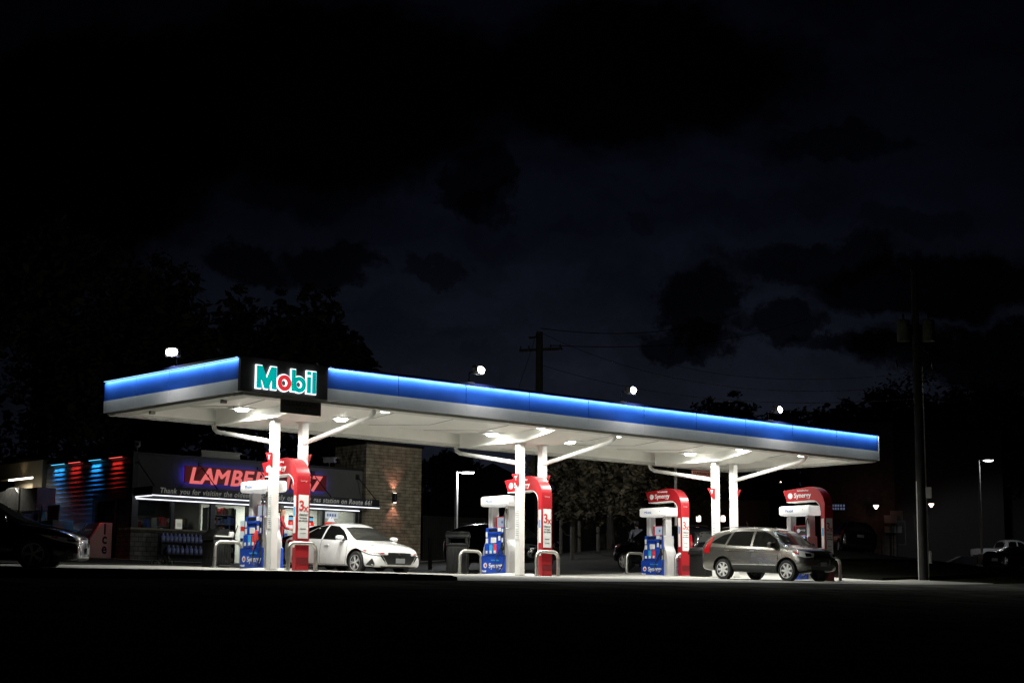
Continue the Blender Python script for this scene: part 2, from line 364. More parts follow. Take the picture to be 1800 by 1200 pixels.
for i, c in enumerate(COLA):
    for k, x in enumerate((c, c + DL)):
        gz = G(x, BC); mb = MB(); mb.box(x - .105, x + .105, BC - .105, BC + .105, gz - .1, ZT - .001, bev=.008); mb.box(x - .15, x + .15, BC - .15, BC + .15, ZT - .03, ZT - .0015); mb.box(x - .14, x + .14, BC - .14, BC + .14, gz + .028, gz + .05)
        co = mb.build('column', white, can, True)
        if k == 0:
            mb = MB(); mb.box(x - .112, x - .1055, BC - .085, BC + .085, gz + 1.1, gz + 2.05); nt_ = mb.build('notice', noticem, co, True)
            mb = MB()
            for r in range(16):
                z = gz + 2.0 - r * .055; w = .07 if r % 5 else .03; mb.box(x - .1135, x - .1125, BC - .07, BC - .07 + w * 2 - random.random() * .03, z - .012, z)
            mb.build('notice', ink, co, True)
            path = [(x, BC + .1, 4.655), (x, 6.16, 5.13)] + [(x, 6.2 + .16 * sin(t), 5.14 + .16 * (1 - cos(t)) + .03) for t in (.3, .7, 1.1, 1.5)] + [(x, 6.365, 5.46)]
        else:
            path = [(x, BC - .1, 4.69), (x, .42, 5.16)] + [(x, .38 - .16 * sin(t), 5.17 + .16 * (1 - cos(t)) + .03) for t in (.3, .7, 1.1, 1.5)] + [(x, .2, 5.45)]
        MB().tube(path, .065, 12).build('drain_pipe', white, can, True)
# ceiling luminaires
lens = emat('lamp_lens', (1,.99,.9), 30)
LP = []
for (x, y) in [(2.65,3.85),(6.0,3.85),(11.78,3.85),(15.1,3.85),(20.76,3.75),(24.1,3.85),(2.7,1.75),(5.95,1.75),(11.9,1.75),(15.15,1.75),(21.05,1.75),(24.35,1.75)]:
    z = ZC + .22 * abs(y - W/2) / (W/2 - wd) - .01
    t = MB().box(x - .28, x + .28, y - .28, y + .28, z - .05, z + .02, bev=.01).build('ceiling_light', white, can, True)
    MB().lathe([(.02, z - .115), (.12, z - .108), (.17, z - .085), (.19, z - .052)], (x, y, 0), 'z', 18).build('lens', lens, t, True)
    lamp('AREA', 'canopy_lamp', (x, y, z - .14), 168, (1,.995,.925), (0,0,0), .26, spread=170)
# light of the fascia strips: a cyan row close to the panel and a wider blue row
for (off, pw, c, tl) in ((.08, 33, (.85,1,1), 38),):
    n = 4
    for i in range(n):
        x0 = SB + .1 + (L - SB - .14) * i / n; x1 = SB + .1 + (L - SB - .14) * (i + 1) / n
        lamp('AREA', 'fascia_strip_lamp', ((x0+x1)/2, -off, ZB + HF - .006), pw * (x1 - x0) / 5.8, c, (rad(tl), 0, 0), x1 - x0, .012, spread=125)
    lamp('AREA', 'fascia_strip_lamp', (-off, W/2 + .03, ZB + HF - .006), pw * (W - .15) / 5.8, c, (0, rad(-tl), 0), .012, W - .15, spread=125)
# ------------------------------------------------------------------ canopy sign
sg = thing('canopy_sign', 'black corner sign with haloed teal and red letters on the canopy', 'sign', (0, 0, ZB))
blk = mat('sign_black', (.06,.058,.055), .5)
mb = MB(); mb.box(-.03, SB + .02, -.05, .06, ZB - .002, ZB + HF + .03, bev=.01); mb.box(-.03, .06, .03, .062, ZB - .001, ZB + HF + .029); mb.build('panel', blk, sg, True)
teal = emat('teal_letter', (.0,.42,.44), .95); redl = emat('red_letter', (.75,.035,.045), .95); halo = emat('letter_halo', (.9,.95,1), 1.9)
zc = ZB + HF/2 - .03; z0 = zc - .275
def ring(cx, cz, ro, ri, n=28):
    o = [(cx + ro*cos(2*pi*k/n), cz + ro*1.0*sin(2*pi*k/n)) for k in range(n)]; i_ = [(cx + ri*cos(2*pi*k/n), cz + ri*sin(2*pi*k/n)) for k in range(n)]
    return o, i_
def glyph(ch, x, g, ya, yb):
    mb = MB()
    if ch == 'M':
        h = .55; w = .58; t = .125
        mb.prism([(x-g, z0-g), (x+t+g, z0-g), (x+t+g, z0+.26), (x+w/2-.055-g*.3, z0-g), (x+w/2+.055+g*.3, z0-g), (x+w-t-g, z0+.26), (x+w-t-g, z0-g), (x+w+g, z0-g), (x+w+g, z0+h+g), (x+w-.155-g*.3, z0+h+g), (x+w/2, z0+.24+g*1.5), (x+.155+g*.3, z0+h+g), (x-g, z0+h+g)], 'y', ya, yb)
    if ch in 'ob':
        r = .2; cx = x + r + (.03 if ch == 'b' else 0); cz = z0 + r - .01; o, i_ = ring(cx, cz, r + g, max(.01, .094 - g)); n = len(o)
        vs = [(u, y, v) for y in (ya, yb) for q in (o, i_) for u, v in q]
        fs = []
        for k in range(n):
            k1 = (k+1) % n; fs += [(k, k1, n+k1, n+k), (2*n+k1, 2*n+k, 3*n+k, 3*n+k1), (k1, k, 2*n+k, 2*n+k1), (n+k, n+k1, 3*n+k1, 3*n+k)]
        v_, f_ = mb.faces(vs, fs); bmesh.ops.recalc_face_normals(mb.bm, faces=f_)
    if ch == 'b': mb.box(x-g, x+.11+g, ya+.001, yb-.001, z0-g+.01, z0+.55+g)
    if ch == 'l': mb.box(x-g, x+.11+g, ya, yb, z0-g, z0+.55+g)
    if ch == 'i': mb.box(x-g, x+.11+g, ya, yb, z0-g, z0+.41+g); mb.box(x-g, x+.11+g, ya, yb, z0+.46-min(g,.02), z0+.55+g)
    return mb
for ch, x, m in (('M', .40, teal), ('o', 1.03, redl), ('b', 1.45, teal), ('i', 1.925, teal), ('l', 2.085, teal)):
    h = glyph(ch, x, 0, -.13, -.10).build('letter', m, sg, True, 20); glyph(ch, x, .025, -.098, -.06).build('letter_halo', halo, h, True, 20)
lamp('AREA', 'sign_halo_lamp', (1.35, -.07, zc), 7, (.9,.95,1), (pi/2, 0, pi), 2.0, .45, shape='RECTANGLE')
# ------------------------------------------------------------------ clearance signs
def clearance(label, x0, x1, y, z0, z1, m, m2):
    t = thing('clearance_sign', label, 'sign', ((x0+x1)/2, y, z0))
    MB().box(x0, x1, y - .012, y + .012, z0, z1).build('plate', m, t, True)
    MB().tube([(x0+.12, y, z1), (x0+.12, y, ZB - .07)], .008, 6).tube([(x1-.12, y, z1), (x1-.12, y, ZB - .07)], .008, 6).build('hanger', darksteel, t, True)
    c = (x0+x1)/2; h = z1 - z0
    text('lettering', 'CLEARANCE', h*.36, m2, t, (c, y - .016, z0 + h*.7), ext=.002, off=.004, sx=(x1-x0)/(h*.36*6.6), world=True); text('lettering', "13'-0\"", h*.36, m2, t, (c, y - .016, z0 + h*.28), ext=.002, off=.004, sx=1.2, world=True)
clearance('unlit dark clearance board hanging below the canopy corner sign', 1.22, 2.46, .02, ZB - .415, ZB - .08, mat('shade_dark_plate', (.05,.045,.04), .6), mat('dark_sign_letters', (.008,.008,.008), .6))  # plate colour darkened to look unlit; the board itself is salmon
clearance('salmon clearance board hanging from the far edge of the canopy', 24.05, 25.1, W + .02, ZB - .43, ZB - .09, mat('salmon_plate', (.62,.26,.2), .6), mat('black_letters', (.02,.01,.01), .6))
# ------------------------------------------------------------------ floodlights on the canopy roof
def flood(label, x, y, dx, dy, pw=85):
    t = thing('floodlight', label, 'floodlight', (x, y, ZB + HF + .05), group='floodlights along the canopy edge')
    m = mat('flood_housing', (.35,.35,.34), .4, .6)
    d = Vector((dx, dy, 0)).normalized()
    MB().box(-.13, .13, -.09, .09, 0, .05).tube([(0,0,.05),(0,0,.3),(d.x*.2,d.y*.2,.36)], .022, 8).build('bracket', m, t)
    d = Vector((dx, dy, 0)).normalized(); p = d * .32 + Vector((0,0,.36)); rz = math.atan2(dx, -dy)
    MB().box(p.x - .19, p.x + .19, p.y - .08, p.y + .1, p.z - .12, p.z + .12, bev=.03, rz=rz, piv=(p.x, p.y, 0), seg=2).build('housing', m, t)
    q = p + d * .09; f = MB(); f.lathe([(.04, .03), (.115, .02), (.145, -.02)], (0,0,0), 'y', 20); o = f.build('lens', emat('flood_lens', (1,1,.96), 40), t)
    o.data.transform(Matrix.Translation(q) @ Matrix.Rotation(rz, 4, 'Z') @ Matrix.Diagonal((1.15, -1, .72, 1)))
    wp = t.matrix_basis @ (q + d * .06)
    aim(lamp('SPOT', 'flood_lamp', wp, pw, (1,.99,.94), None, .1, spot=150, blend=.8), (dx*.12, dy*.12, -1))
flood('floodlight above the short end of the canopy', .12, 3.15, -.75, -.6, 150)
flood('floodlight on the front canopy edge nearest the corner sign', 7.55, .12, .25, -1)
flood('floodlight on the front canopy edge, middle one of its three', 13.6, .12, .3, -1)
flood('floodlight on the front canopy edge nearest the far end', 20.5, .12, .3, -1)
MB().box(2.42, 2.56, .1, .2, ZB + HF + .03, ZB + HF + .13, bev=.01).build('sign_junction_box', galv, sg, True)
# ================================================================== forecourt: islands, pumps, arches, rails
RZ = -pi/2      # local +x runs towards the road, local -y faces the short canopy end
cyan = mat('cyan_button', (.04,.4,.7), .4); redb = mat('red_button', (.7,.05,.05), .4); redtxt = mat('red_lettering', (.6,.03,.03), .5); greytxt = mat('grey_lettering', (.18,.17,.16), .5)
whtxt = mat('white_lettering', (.85,.85,.85), .4); bluetxt = mat('blue_lettering', (.16,.24,.5), .5); label_w = mat('label_white', (.75,.75,.72), .5)
topm = mat('valance_white', (.85,.85,.83), .3, emit=(1,1,.97), es=.35)
def make_pump(label, loc, variant=0):
    t = thing('fuel_pump', label, 'fuel pump', loc, RZ, 'fuel pumps under the canopy')
    B('cabinet', grey, t, -.42, .42, -.2, .2, 0, 1.42, bev=.01)
    for s in (-1, 1):
        x = lambda v: v * s
        MB().prism([(x(.30), 1.40), (x(.47), 1.40), (x(.47), 1.06), (x(.50), .98), (x(.56), .86), (x(.60), .7), (x(.615), .5), (x(.60), .0), (x(.30), 0)], 'y', -.25, .25, bev=.012).build('side_pylon', grey, t)
        up = MB().box(x(.385) - .09, x(.385) + .09, -.15, .15, 1.38, 2.09, bev=.02).build('upright', grey, t)
    MB().box(-.64, .64, -.36, .36, 2.09, 2.4, bev=.07, seg=3).build('topper', topm, t)
    for f in (-1, 1):
        rot = (pi/2, 0, 0) if f < 0 else (pi/2, 0, pi); Y = lambda v: v * -f
        def bx(x0, x1, d0, d1, z0, z1, **k):
            mb = MB(); mb.box(x0 if f < 0 else -x1, x1 if f < 0 else -x0, min(f*d0, f*d1), max(f*d0, f*d1), z0, z1, **k); return mb
        X = lambda v: v if f < 0 else -v
        lp = bx(-.62, .46, .2, .29, .02, .57, bev=.01).build('lower_panel', blue, t)
        text('lettering', 'Synergy', .215, whtxt, lp, (X(.06), f*.294, .25), rot, off=.003)
        MB().lathe([(.03, .0), (.085, .001), (.085, .004), (.05, .005)], (X(-.44), f*.291, .27), 'y', 20).build('emblem', whtxt, lp); MB().lathe([(.01, 0), (.045, .003), (.02, .007)], (X(-.43), f*.2945, .265), 'y', 14).build('emblem', redb, lp)
        text('lettering', 'fuel technology', .06, cyan, lp, (X(.02), f*.294, .42), rot, off=.001); text('lettering', 'Mobil', .085, whtxt, lp, (X(-.49), f*.294, .09), rot, off=.003)
        u = bx(-.44, .40, .2, .28, .93, 1.42, bev=.012).build('upper_panel', blue, t)
        bx(-.30, .1, .281, .286, 1.3, 1.39).build('price_display', blackpl, u); bx(-.30, .1, .28, .31, 1.24, 1.29, bev=.01).build('display_hood', blue, u)
        bx(-.19, .05, .281, .295, .95, 1.12, bev=.01).build('keypad', label_w, u); bx(.13, .27, .281, .292, 1.3, 1.42).build('price_label', label_w, u)
        for (a, b_, c, d) in ((.3,.37,1.28,1.38), (.15,.24,1.02,1.16), (-.43,-.35,1.14,1.3), (-.43,-.33,.95,1.1), (.3,.36,.97,1.1)): bx(a, b_, .281, .285, c, d).build('label', label_w, u)
        bx(.08, .14, .281, .30, 1.13, 1.22).build('card_slot', blackpl, u); bx(.26, .38, .281, .292, 1.12, 1.24).build('card_reader', blackpl, u)
        m_ = bx(-.48, .27, .2, .30, .575, .925, bev=.012).build('nozzle_panel', blue, t)
        bx(-.24, -.1, .301, .312, .64, .91, bev=.004).build('grade_button', cyan, m_); bx(-.05, .09, .301, .312, .64, .91, bev=.004).build('grade_button', redb, m_); bx(-.42, -.29, .301, .312, .64, .86, bev=.004).build('grade_button', blue, m_)
        for k, nx in enumerate((-.355, -.17, .02)): bx(nx - .035, nx + .035, .312, .325, .63, .72).build('grade_label', label_w, m_)
        # screen between the uprights
        sc = bx(-.17, .31, .02, .06, 1.43, 1.77, bev=.006).build('screen_frame', redb, t)
        bx(-.145, .285, .0605, .064, 1.455, 1.745).build('screen', emat('screen_glow', (.62,.7,.85), .55) if variant == 0 else blackpl, sc)
        if variant == 0: MB().lathe([(.02, 0), (.07, .002), (.03, .004)], (X(.08), f*.065, 1.6), 'y', 7).build('picture', bluetxt, sc)
        else: text('lettering', 'Synergy', .08, whtxt, sc, (X(.1), f*.066, 1.62), rot); MB().lathe([(.06, 0), (.085, .002), (.085, .004), (.06, .005)], (X(-.06), f*.0645, 1.6), 'y', 18).build('picture', whtxt, sc)
        tp = [c for c in kids(t) if c.name.startswith('topper')][0]
        text('lettering', 'Mobil', .15, bluetxt, tp, (X(-.2), f*.362, 2.235), rot, off=.001); bx(.33, .38, .36, .363, 2.25, 2.27).build('label', greytxt, tp)
        # nozzle and hose
        nz = MB(); nz.tube([(X(.35), f*.24, .74), (X(.38), f*.34, .84), (X(.42), f*.38, .95)], [.04, .05, .03], 8); nz.tube([(X(.35), f*.27, .6), (X(.36), f*.31, .7), (X(.38), f*.35, .83)], [.015, .018, .03], 8)
        nz.build('nozzle', blackpl if variant else rubber, t)
        hp = [(X(.42), f*.17, 2.0), (X(.45), f*.3, 1.82), (X(.5), f*.36, 1.3), (X(.56), f*.40, .8), (X(.53), f*.42, .32), (X(.40), f*.44, .09), (X(.22), f*.42, .12), (X(.12), f*.38, .35), (X(.22), f*.36, .6), (X(.37), f*.35, .84)]
        MB().tube(smooth(hp), .018, 8).build('hose', rubber, t)
        MB().tube([(X(.42), f*.16, 2.09), (X(.42), f*.19, 1.8)], [.03, .02], 8).build('hose_fitting', galv, t)
    return t
def smooth(p, n=5):
    p = [Vector(q) for q in p]; out = []
    for i in range(len(p) - 1):
        a, b, c, d = p[max(i-1, 0)], p[i], p[i+1], p[min(i+2, len(p)-1)]
        for k in range(n):
            t = k / n; out.append(.5 * ((2*b) + (c - a)*t + (2*a - 5*b + 4*c - d)*t*t + (3*b - a - 3*c + d)*t**3))
    return out + [p[-1]]
isl = mat('island_concrete', (.5,.49,.45), .8, noise=(2,.2), bump=(20,.4))
def island(label, a, b):
    t = thing('pump_island', label, 'pump island', (a, b, G(a, b) + PZ[IL.index(label)]), RZ, 'concrete pump islands'); sl = .0377
    def Q(x, y, z): return (x, y, z - sl * x * 1.0)
    pts = []
    mb = MB(); rings = []
    for f, z in ((1, -.1), (1, .06), (.9, .1)):
        rings.append([mb.bm.verts.new(Q(x * (f if abs(x) > 0 else 1), y * f, z if z < .1 else .1 + sl * x)) for x, y in ((-1.02,-.55), (-.85,-.66), (.85,-.66), (1.02,-.55), (1.02,.55), (.85,.66), (-.85,.66), (-1.02,.55))])
    for r0, r1 in zip(rings, rings[1:]):
        for i in range(8): mb.bm.faces.new((r0[i], r0[(i+1) % 8], r1[(i+1) % 8], r1[i]))
    mb.bm.faces.new(rings[-1]); mb.build('kerb_block', isl, t, sharp=20)
PP = [(MID[0], 4.5), (MID[1], 4.67), (MID[2], 6.38), (MID[2], .1)]; PZ = [-.08, -.06, -.15, -.09]
PL = ['fuel pump left of the first canopy column, red nozzle hung at its side', 'fuel pump beside the domed black bin and middle columns', 'fuel pump behind the dark parked hatchback, near the far columns', 'fuel pump behind the bonnet of the grey crossover, dark screen']
IL = ['concrete island under the pump nearest the corner sign', 'concrete island under the pump beside the domed bin', 'concrete island under the pump near the dark hatchback', 'concrete island under the pump behind the grey crossover']
pumps = []
for i, (a, b) in enumerate(PP):
    island(IL[i], a, b)
    z = G(a, b) + .1 + PZ[i]
    if i in (0, 3): p = make_pump(PL[i], (a, b, z), 0 if i == 0 else 1)
    else: p = dup(pumps[0], (a, b, z), label=PL[i])
    pumps.append(p)
# the first pump's red nozzle
MB().tube([(.36, -.42, .78), (.42, -.5, .92), (.46, -.5, 1.02)], [.05, .06, .03], 10).tube([(.2, -.44, .5), (.28, -.45, .64), (.36, -.43, .8)], [.014, .018, .03], 8).build('nozzle', redb, pumps[0])
# ---- red sign arches: a post that bends over into a flag
def make_arch(label, loc):
    t = thing('sign_arch', label, 'sign arch', loc, RZ, 'red curved sign arches over the pumps'); H = 3.05
    outer = [(.19, 0)] + [(.19, H - .62)] + [(x, z) for x, z in arc(.19 - .62, H - .62, .62, 0, 90, 10)][1:] + [(-1.5, H - .09)]
    inner = [(-1.34, H - .46)] + [(-.3, H - .44)] + [(x, z) for x, z in arc(-.3, H - .44 - .32, .32, 90, 0, 8)][1:] + [(.02, 0)]
    o = MB().prism(outer + inner, 'y', -.215, .215, bev=.006).build('arch_body', red, t, sharp=25)
    # white light-catching edging under the flag
    ed = [(x, z) for x, z in inner[:-1]] ; mb = MB(); n = len(ed)
    for (x0, z0), (x1, z1) in zip(ed, ed[1:]): mb.faces([(x0-.004, -.226, z0-.022), (x1-.012, -.226, z1-.022), (x1-.012, .226, z1-.022), (x0-.004, .226, z0-.022), (x0, -.226, z0-.003), (x1, -.226, z1-.003), (x1, .226, z1-.003), (x0, .226, z0-.003)], [(0,1,2,3), (4,7,6,5), (0,4,5,1), (3,2,6,7)])
    mb.build('edging', white, t)
    for f in (-1, 1):
        rot = (pi/2, 0, 0) if f < 0 else (pi/2, 0, pi); X = 1
        text('lettering', 'Synergy', .22, whtxt, o, (-.7, f*.218, H - .27), rot, off=.003)
        text('lettering', 'fuel technology', .075, whtxt, o, (-.68, f*.218, H - .11), rot, off=.001)
        MB().lathe([(.04, 0), (.095, .001), (.095, .004), (.055, .005)], (-1.2 if f < 0 else -.22, f*.2165, H - .27), 'y', 20).build('emblem', whtxt, o)
        MB().box(.05, .15, min(f*.216, f*.221), max(f*.216, f*.221), 1.0, 2.0).build('side_label', label_w, o); MB().box(.065, .135, min(f*.2215, f*.224), max(f*.2215, f*.224), 1.45, 1.7).build('side_label', cyan, o); MB().box(.05, .15, min(f*.216, f*.221), max(f*.216, f*.221), .62, .8).build('side_label', label_w, o)
    # poster on the road-facing side
    ps = MB().box(.191, .2, -.165, .165, .86, 2.02, bev=.003).build('poster', mat('poster_white', (.8,.8,.78), .45), t)
    r2 = (pi/2, 0, pi/2)
    text('lettering', '3', .38, redtxt, ps, (.202, -.065, 1.72), r2, off=.006); text('lettering', 'x', .30, redtxt, ps, (.202, .08, 1.67), r2, off=.002)
    for s, z, h in (('cleaner', 1.5, .1), ('for better', 1.41, .062), ('gas mileage', 1.34, .062), ('learn more', 1.12, .04), ('at our website', 1.0, .03)): text('lettering', s, h, greytxt, ps, (.202, 0, z), r2, off=.001)
    text('lettering', 'Synergy', .07, mat('pink_lettering', (.7,.25,.25), .5), o, (.192, 0, 2.4), r2)
    MB().box(.19, .196, -.19, .19, .17, .36).build('painted_shadow_band', mat('shadow_maroon', (.16,.006,.01), .4), o)  # dark band paints a shadow across the foot of the post
    return t
ar = make_arch('red sign arch straddling the first columns beside the white sedan', (MID[0], 2.8, G(MID[0], 2.8)))
dup(ar, (MID[1], 2.83, G(MID[1], 2.83)), label='red sign arch passing between the middle pair of columns')
dup(ar, (MID[2], 5.33, G(MID[2], 5.33)), label='red sign arch by the square black bin and dark hatchback')
dup(ar, (MID[2], -.85, G(MID[2], -.85)), label='red sign arch above the bonnet of the grey crossover')
# ---- red flag boards on the outer faces of the column pairs
flag0 = None
for i, (c, wh) in enumerate(zip(COLA, ('first', 'middle', 'far'))):
    for k, (x, side) in enumerate(((c - .125, 'shop-facing'), (c + DL + .125, 'road-facing'))):
        lab = 'small red flag board on the %s column pair, %s one' % (wh, side); z = G(c, BC) + (2.80 if k == 0 else 2.80) - .012 * i * 6
        if flag0 is None:
            flag0 = t = thing('column_flag', lab, 'flag board', (x, BC, z), 0, 'red flag boards on the columns')
            o = MB().prism([(.23, .36), (-.07, .36), (-.07, 0), (.03, 0)], 'x', -.016, .016, bev=.003).build('board', red, t)
            for f in (-1, 1): text('lettering', 'Y', .18, whtxt, o, (f*.019, .04, .22), (pi/2, 0, -pi/2 if f < 0 else pi/2), off=.004)
        else: dup(flag0, (x, BC, z), 0 if k == 0 else pi, lab)
# ---- steel guard rails
def make_rail(label, a, b, w=.9, h=.74):
    t = thing('guard_rail', label, 'guard rail', (a, b, G(a, b)), 0, 'steel hoop rails at the pump islands')
    r = .2; pts = [(-w/2, 0, -.1), (-w/2, 0, h - r)] + [(x, 0, z) for x, z in arc(-w/2 + r, h - r, r, 180, 90, 7)][1:] + [(x, 0, z) for x, z in arc(w/2 - r, h - r, r, 90, 0, 7)] + [(w/2, 0, -.1)]
    MB().tube(pts, .055, 14).build('hoop', galv, t)
    mb = MB(); [mb.lathe([(.1, .03), (.1, .045), (.06, .05)], (s*w/2, 0, 0), 'z', 14) for s in (-1, 1)]; mb.build('base_flange', galv, t)
    return t
r0 = make_rail('steel hoop rail left of the first pump, below the shop windows', MID[0], 6.15)
RL = [(MID[0], 2.62, 'steel hoop rail in front of the red arch by the white sedan'), (MID[1], 6.15, 'steel hoop rail in front of the domed black bin'), (MID[1], 2.62, 'steel hoop rail in front of the middle red arch'),
      (MID[2], 7.55, 'steel hoop rail by the front wheel of the dark hatchback'), (MID[2], 5.2, 'steel hoop rail beside the square black bin'), (MID[2], -1.1, 'steel hoop rail just ahead of the grey crossover')]
for a, b, l in RL: dup(r0, (a, b, G(a, b)), label=l)
# ---- bins
binm = mat('bin_plastic', (.007,.007,.007), .45, noise=(6,.2), bump=(30,.15), spec=.25)
def domed_bin(label, a, b):
    t = thing('litter_bin', label, 'litter bin', (a, b, G(a, b) + .02), .75)
    mb = MB(); mb.box(-.33, .33, -.33, .33, 0, .92, bev=.05, seg=2); mb.box(-.36, .36, -.36, .36, .86, .93, bev=.02)
    for s in (-1, 1):
        for k in range(4): mb.box(s*.335 - .006, s*.335 + .006, -.22 + k*.12, -.16 + k*.12, .08, .8); mb.box(-.22 + k*.12, -.16 + k*.12, s*.335 - .006, s*.335 + .006, .08, .8)
    mb.build('body', binm, t)
    mb = MB()
    for sx in (-1, 1):
        for sy in (-1, 1): mb.box(sx*.31 - .045, sx*.31 + .045, sy*.31 - .045, sy*.31 + .045, .93, 1.17, bev=.02)
    prof = [(-.38, 1.13), (-.37, 1.2), (-.28, 1.27), (-.14, 1.32), (0, 1.335), (.14, 1.32), (.28, 1.27), (.37, 1.2), (.38, 1.13)]
    mb.prism(prof, 'y', -.38, .38, bev=.03); mb.build('dome', binm, t)
    B('liner', mat('bin_liner', (.25,.25,.24), .5), t, -.27, .27, -.27, .27, .8, .94)
domed_bin('black litter bin with a domed lid and side openings, by the middle pump', 12.95, 6.75)
t = thing('litter_bin', 'square black litter bin between the third arch and the grey crossover', 'litter bin', (MID[2] - .1, 4.25, G(MID[2], 4.25) + .02), .1)
mb = MB(); mb.box(-.34, .34, -.36, .36, 0, .8, bev=.04, seg=2); mb.box(-.37, .37, -.39, .39, .74, .82, bev=.02); mb.prism([(-.38, .82), (.38, .82), (.3, .95), (-.3, .98)], 'y', -.38, .38, bev=.03); mb.build('body', binm, t)
B('hatch', blackpl, t, -.2, .2, -.375, -.345, .3, .62, bev=.01); B('hatch', blackpl, t, .335, .365, -.2, .2, .3, .62, bev=.01)
# service bin with squeegee left of the first pump
t = thing('windshield_service_bin', 'black windscreen-wash stand with white squeegee tray left of the first pump', 'service stand', (MID[0] + .1, 6.9, G(MID[0], 6.9)), .0)
mb = MB(); mb.box(-.3, .3, -.3, .3, 0, .78, bev=.04, seg=2)
for k in range(7): mb.box(-.27 + k*.085, -.23 + k*.085, -.306, -.296, .1, .66)
mb.build('body', binm, t); MB().prism([(-.33, .78), (.33, .78), (.33, .95), (.2, 1.1), (-.1, 1.1), (-.33, .86)], 'y', -.32, .32, bev=.03).build('hood', binm, t)
MB().box(-.28, .34, -.36, -.3, .86, .9, bev=.01).box(.18, .36, -.36, -.28, .88, 1.02, bev=.02).build('tray', label_w, t)
MB().tube([(.3, -.4, .85), (.42, -.42, 1.2)], .015, 8).build('squeegee_handle', blackpl, t)
MB().tube(smooth([(.4, -.75, .55), (.5, -.85, .3), (.45, -1.0, .06), (0, -1.1, .03), (-.5, -.95, .03), (-.2, -.8, .03), (.3, -.8, .03)]), .022, 8).build('air_hose', rubber, t)
# ================================================================== the shop
BW_, AW_, RT = 30.04, 14.77, 6.80
sz = G(AW_, BW_)
shop = thing('convenience_store', 'dark clad single-storey shop with lit windows and brick base', 'shop', (21, 34, sz))
def sb(name, m, *a, parent=shop, **k): return MB().box(*a, **k).build(name, m, parent, True)
clad = mat('dark_cladding', (.11,.107,.09), .7, noise=(1.3,.12)); brk = brickmat('dark_brick', (.13,.125,.1), (.09,.085,.07), (.03,.03,.028), 1, 1, .4, .2, .016)
trimm = mat('black_trim', (.012,.012,.012), .5)
AE, BE = 27.2, 37.6
# front wall: brick base, upper cladding, piers
mb = MB(); mb.box(AW_ + .02, 18.8, BW_, BW_ + .2, sz - .4, 3.6); mb.box(AW_, AW_ + .2, BW_ + .001, 31.2, sz - .4, 3.6); mb.build('brick_base', brk, shop, True)
sb('sill', mat('stone_sill', (.2,.17,.12), .8, noise=(4,.2)), AW_ - .06, 18.85, BW_ - .07, BW_ + .15, 3.6, 3.68)
mb = MB(); mb.box(AW_ + .002, AE, BW_, BW_ + .2, 4.9, RT); mb.build('wall', clad, shop, True)
mb = MB()
for x0, x1 in ((AW_, AW_ + .3), (16.7, 16.86), (18.72, 18.95), (20.6, 20.75), (22.5, 22.68), (24.8, 24.95), (26.72, 26.9), (26.95, AE)): mb.box(x0, x1, BW_ - .02, BW_ + .12, 3.68 if x1 < 18.8 else sz - .2, 4.92)
mb.box(AW_, AE, BW_ - .03, BW_ + .1, 4.84, 4.95); mb.box(22.6, 26.3, BW_ - .01, BW_ + .1, sz - .2, sz + .55)
mb.build('window_frame', trimm, shop, True)
mb = MB(); mb.box(AW_ - .05, AE + .03, BW_ - .06, BW_ + .3, RT - .001, RT + .1); mb.box(AW_ - .06, AW_ + .3, BW_ + .3, BE, RT, RT + .1); mb.box(AW_ - .04, AW_ + .22, BW_ - .045, BW_ + .2, 4.95, RT); mb.build('roof_trim', trimm, shop, True)
sb('roof', trimm, AW_ + .2, AE, BW_ + .2, BE, RT - .4, RT - .25)
mb = MB(); mb.box(AE - .2, AE, BW_ + .2, BE, sz - .4, RT); mb.box(AW_, AE, BE - .2, BE, sz - .4, RT); mb.build('wall', clad, shop, True)
glass = thin_glass('shop_glass')
mb = MB(); mb.box(AW_ + .3, 18.72, BW_ + .05, BW_ + .06, 3.68, 4.86); mb.box(18.95, 26.95, BW_ + .05, BW_ + .06, sz, 4.86); mb.build('window_pane', glass, shop, True)
# left wall: lap siding with a corner window
lap = mat('grey_lap_siding', (.17,.17,.175), .6, noise=(2,.1))
mb = MB(); nl = 24; z0 = sz - .3
hgt = (RT - z0) / nl
for k in range(nl):
    z = z0 + k * hgt
    mb.faces([(AW_ - .05, 33.2 if z < 4.95 else BW_ + .12, z), (AW_ - .05, BE, z), (AW_ - .012, BE, z + hgt), (AW_ - .012, 33.2 if z < 4.95 else BW_ + .12, z + hgt), (AW_, BE, z), (AW_, 33.2 if z < 4.95 else BW_ + .12, z)], [(0,1,2,3), (0,5,4,1)])
mb.build('lap_siding', lap, shop, True, sharp=10)
sb('wall', clad, AW_ + .001, AW_ + .2, 33.15, BE, sz - .3, RT)
mb = MB(); mb.box(AW_ - .07, AW_ + .1, 33.0, 33.25, 3.4, 5.2); mb.box(AW_ - .07, AW_ + .1, 31.2, 31.35, 3.4, 5.2); mb.box(AW_ - .07, AW_ + .1, BW_ + .15, 33.2, 4.9, 5.25); mb.box(AW_ - .03, AW_ + .1, 31.2, 33.2, sz - .3, 3.62); mb.box(AW_-.02, AW_+.1, BW_+.2, 31.25, 3.68, 4.95); mb.build('window_frame', trimm, shop, True)
sb('window_pane', glass, AW_ + .04, AW_ + .05, 31.35, 33.0, 3.62, 4.9)
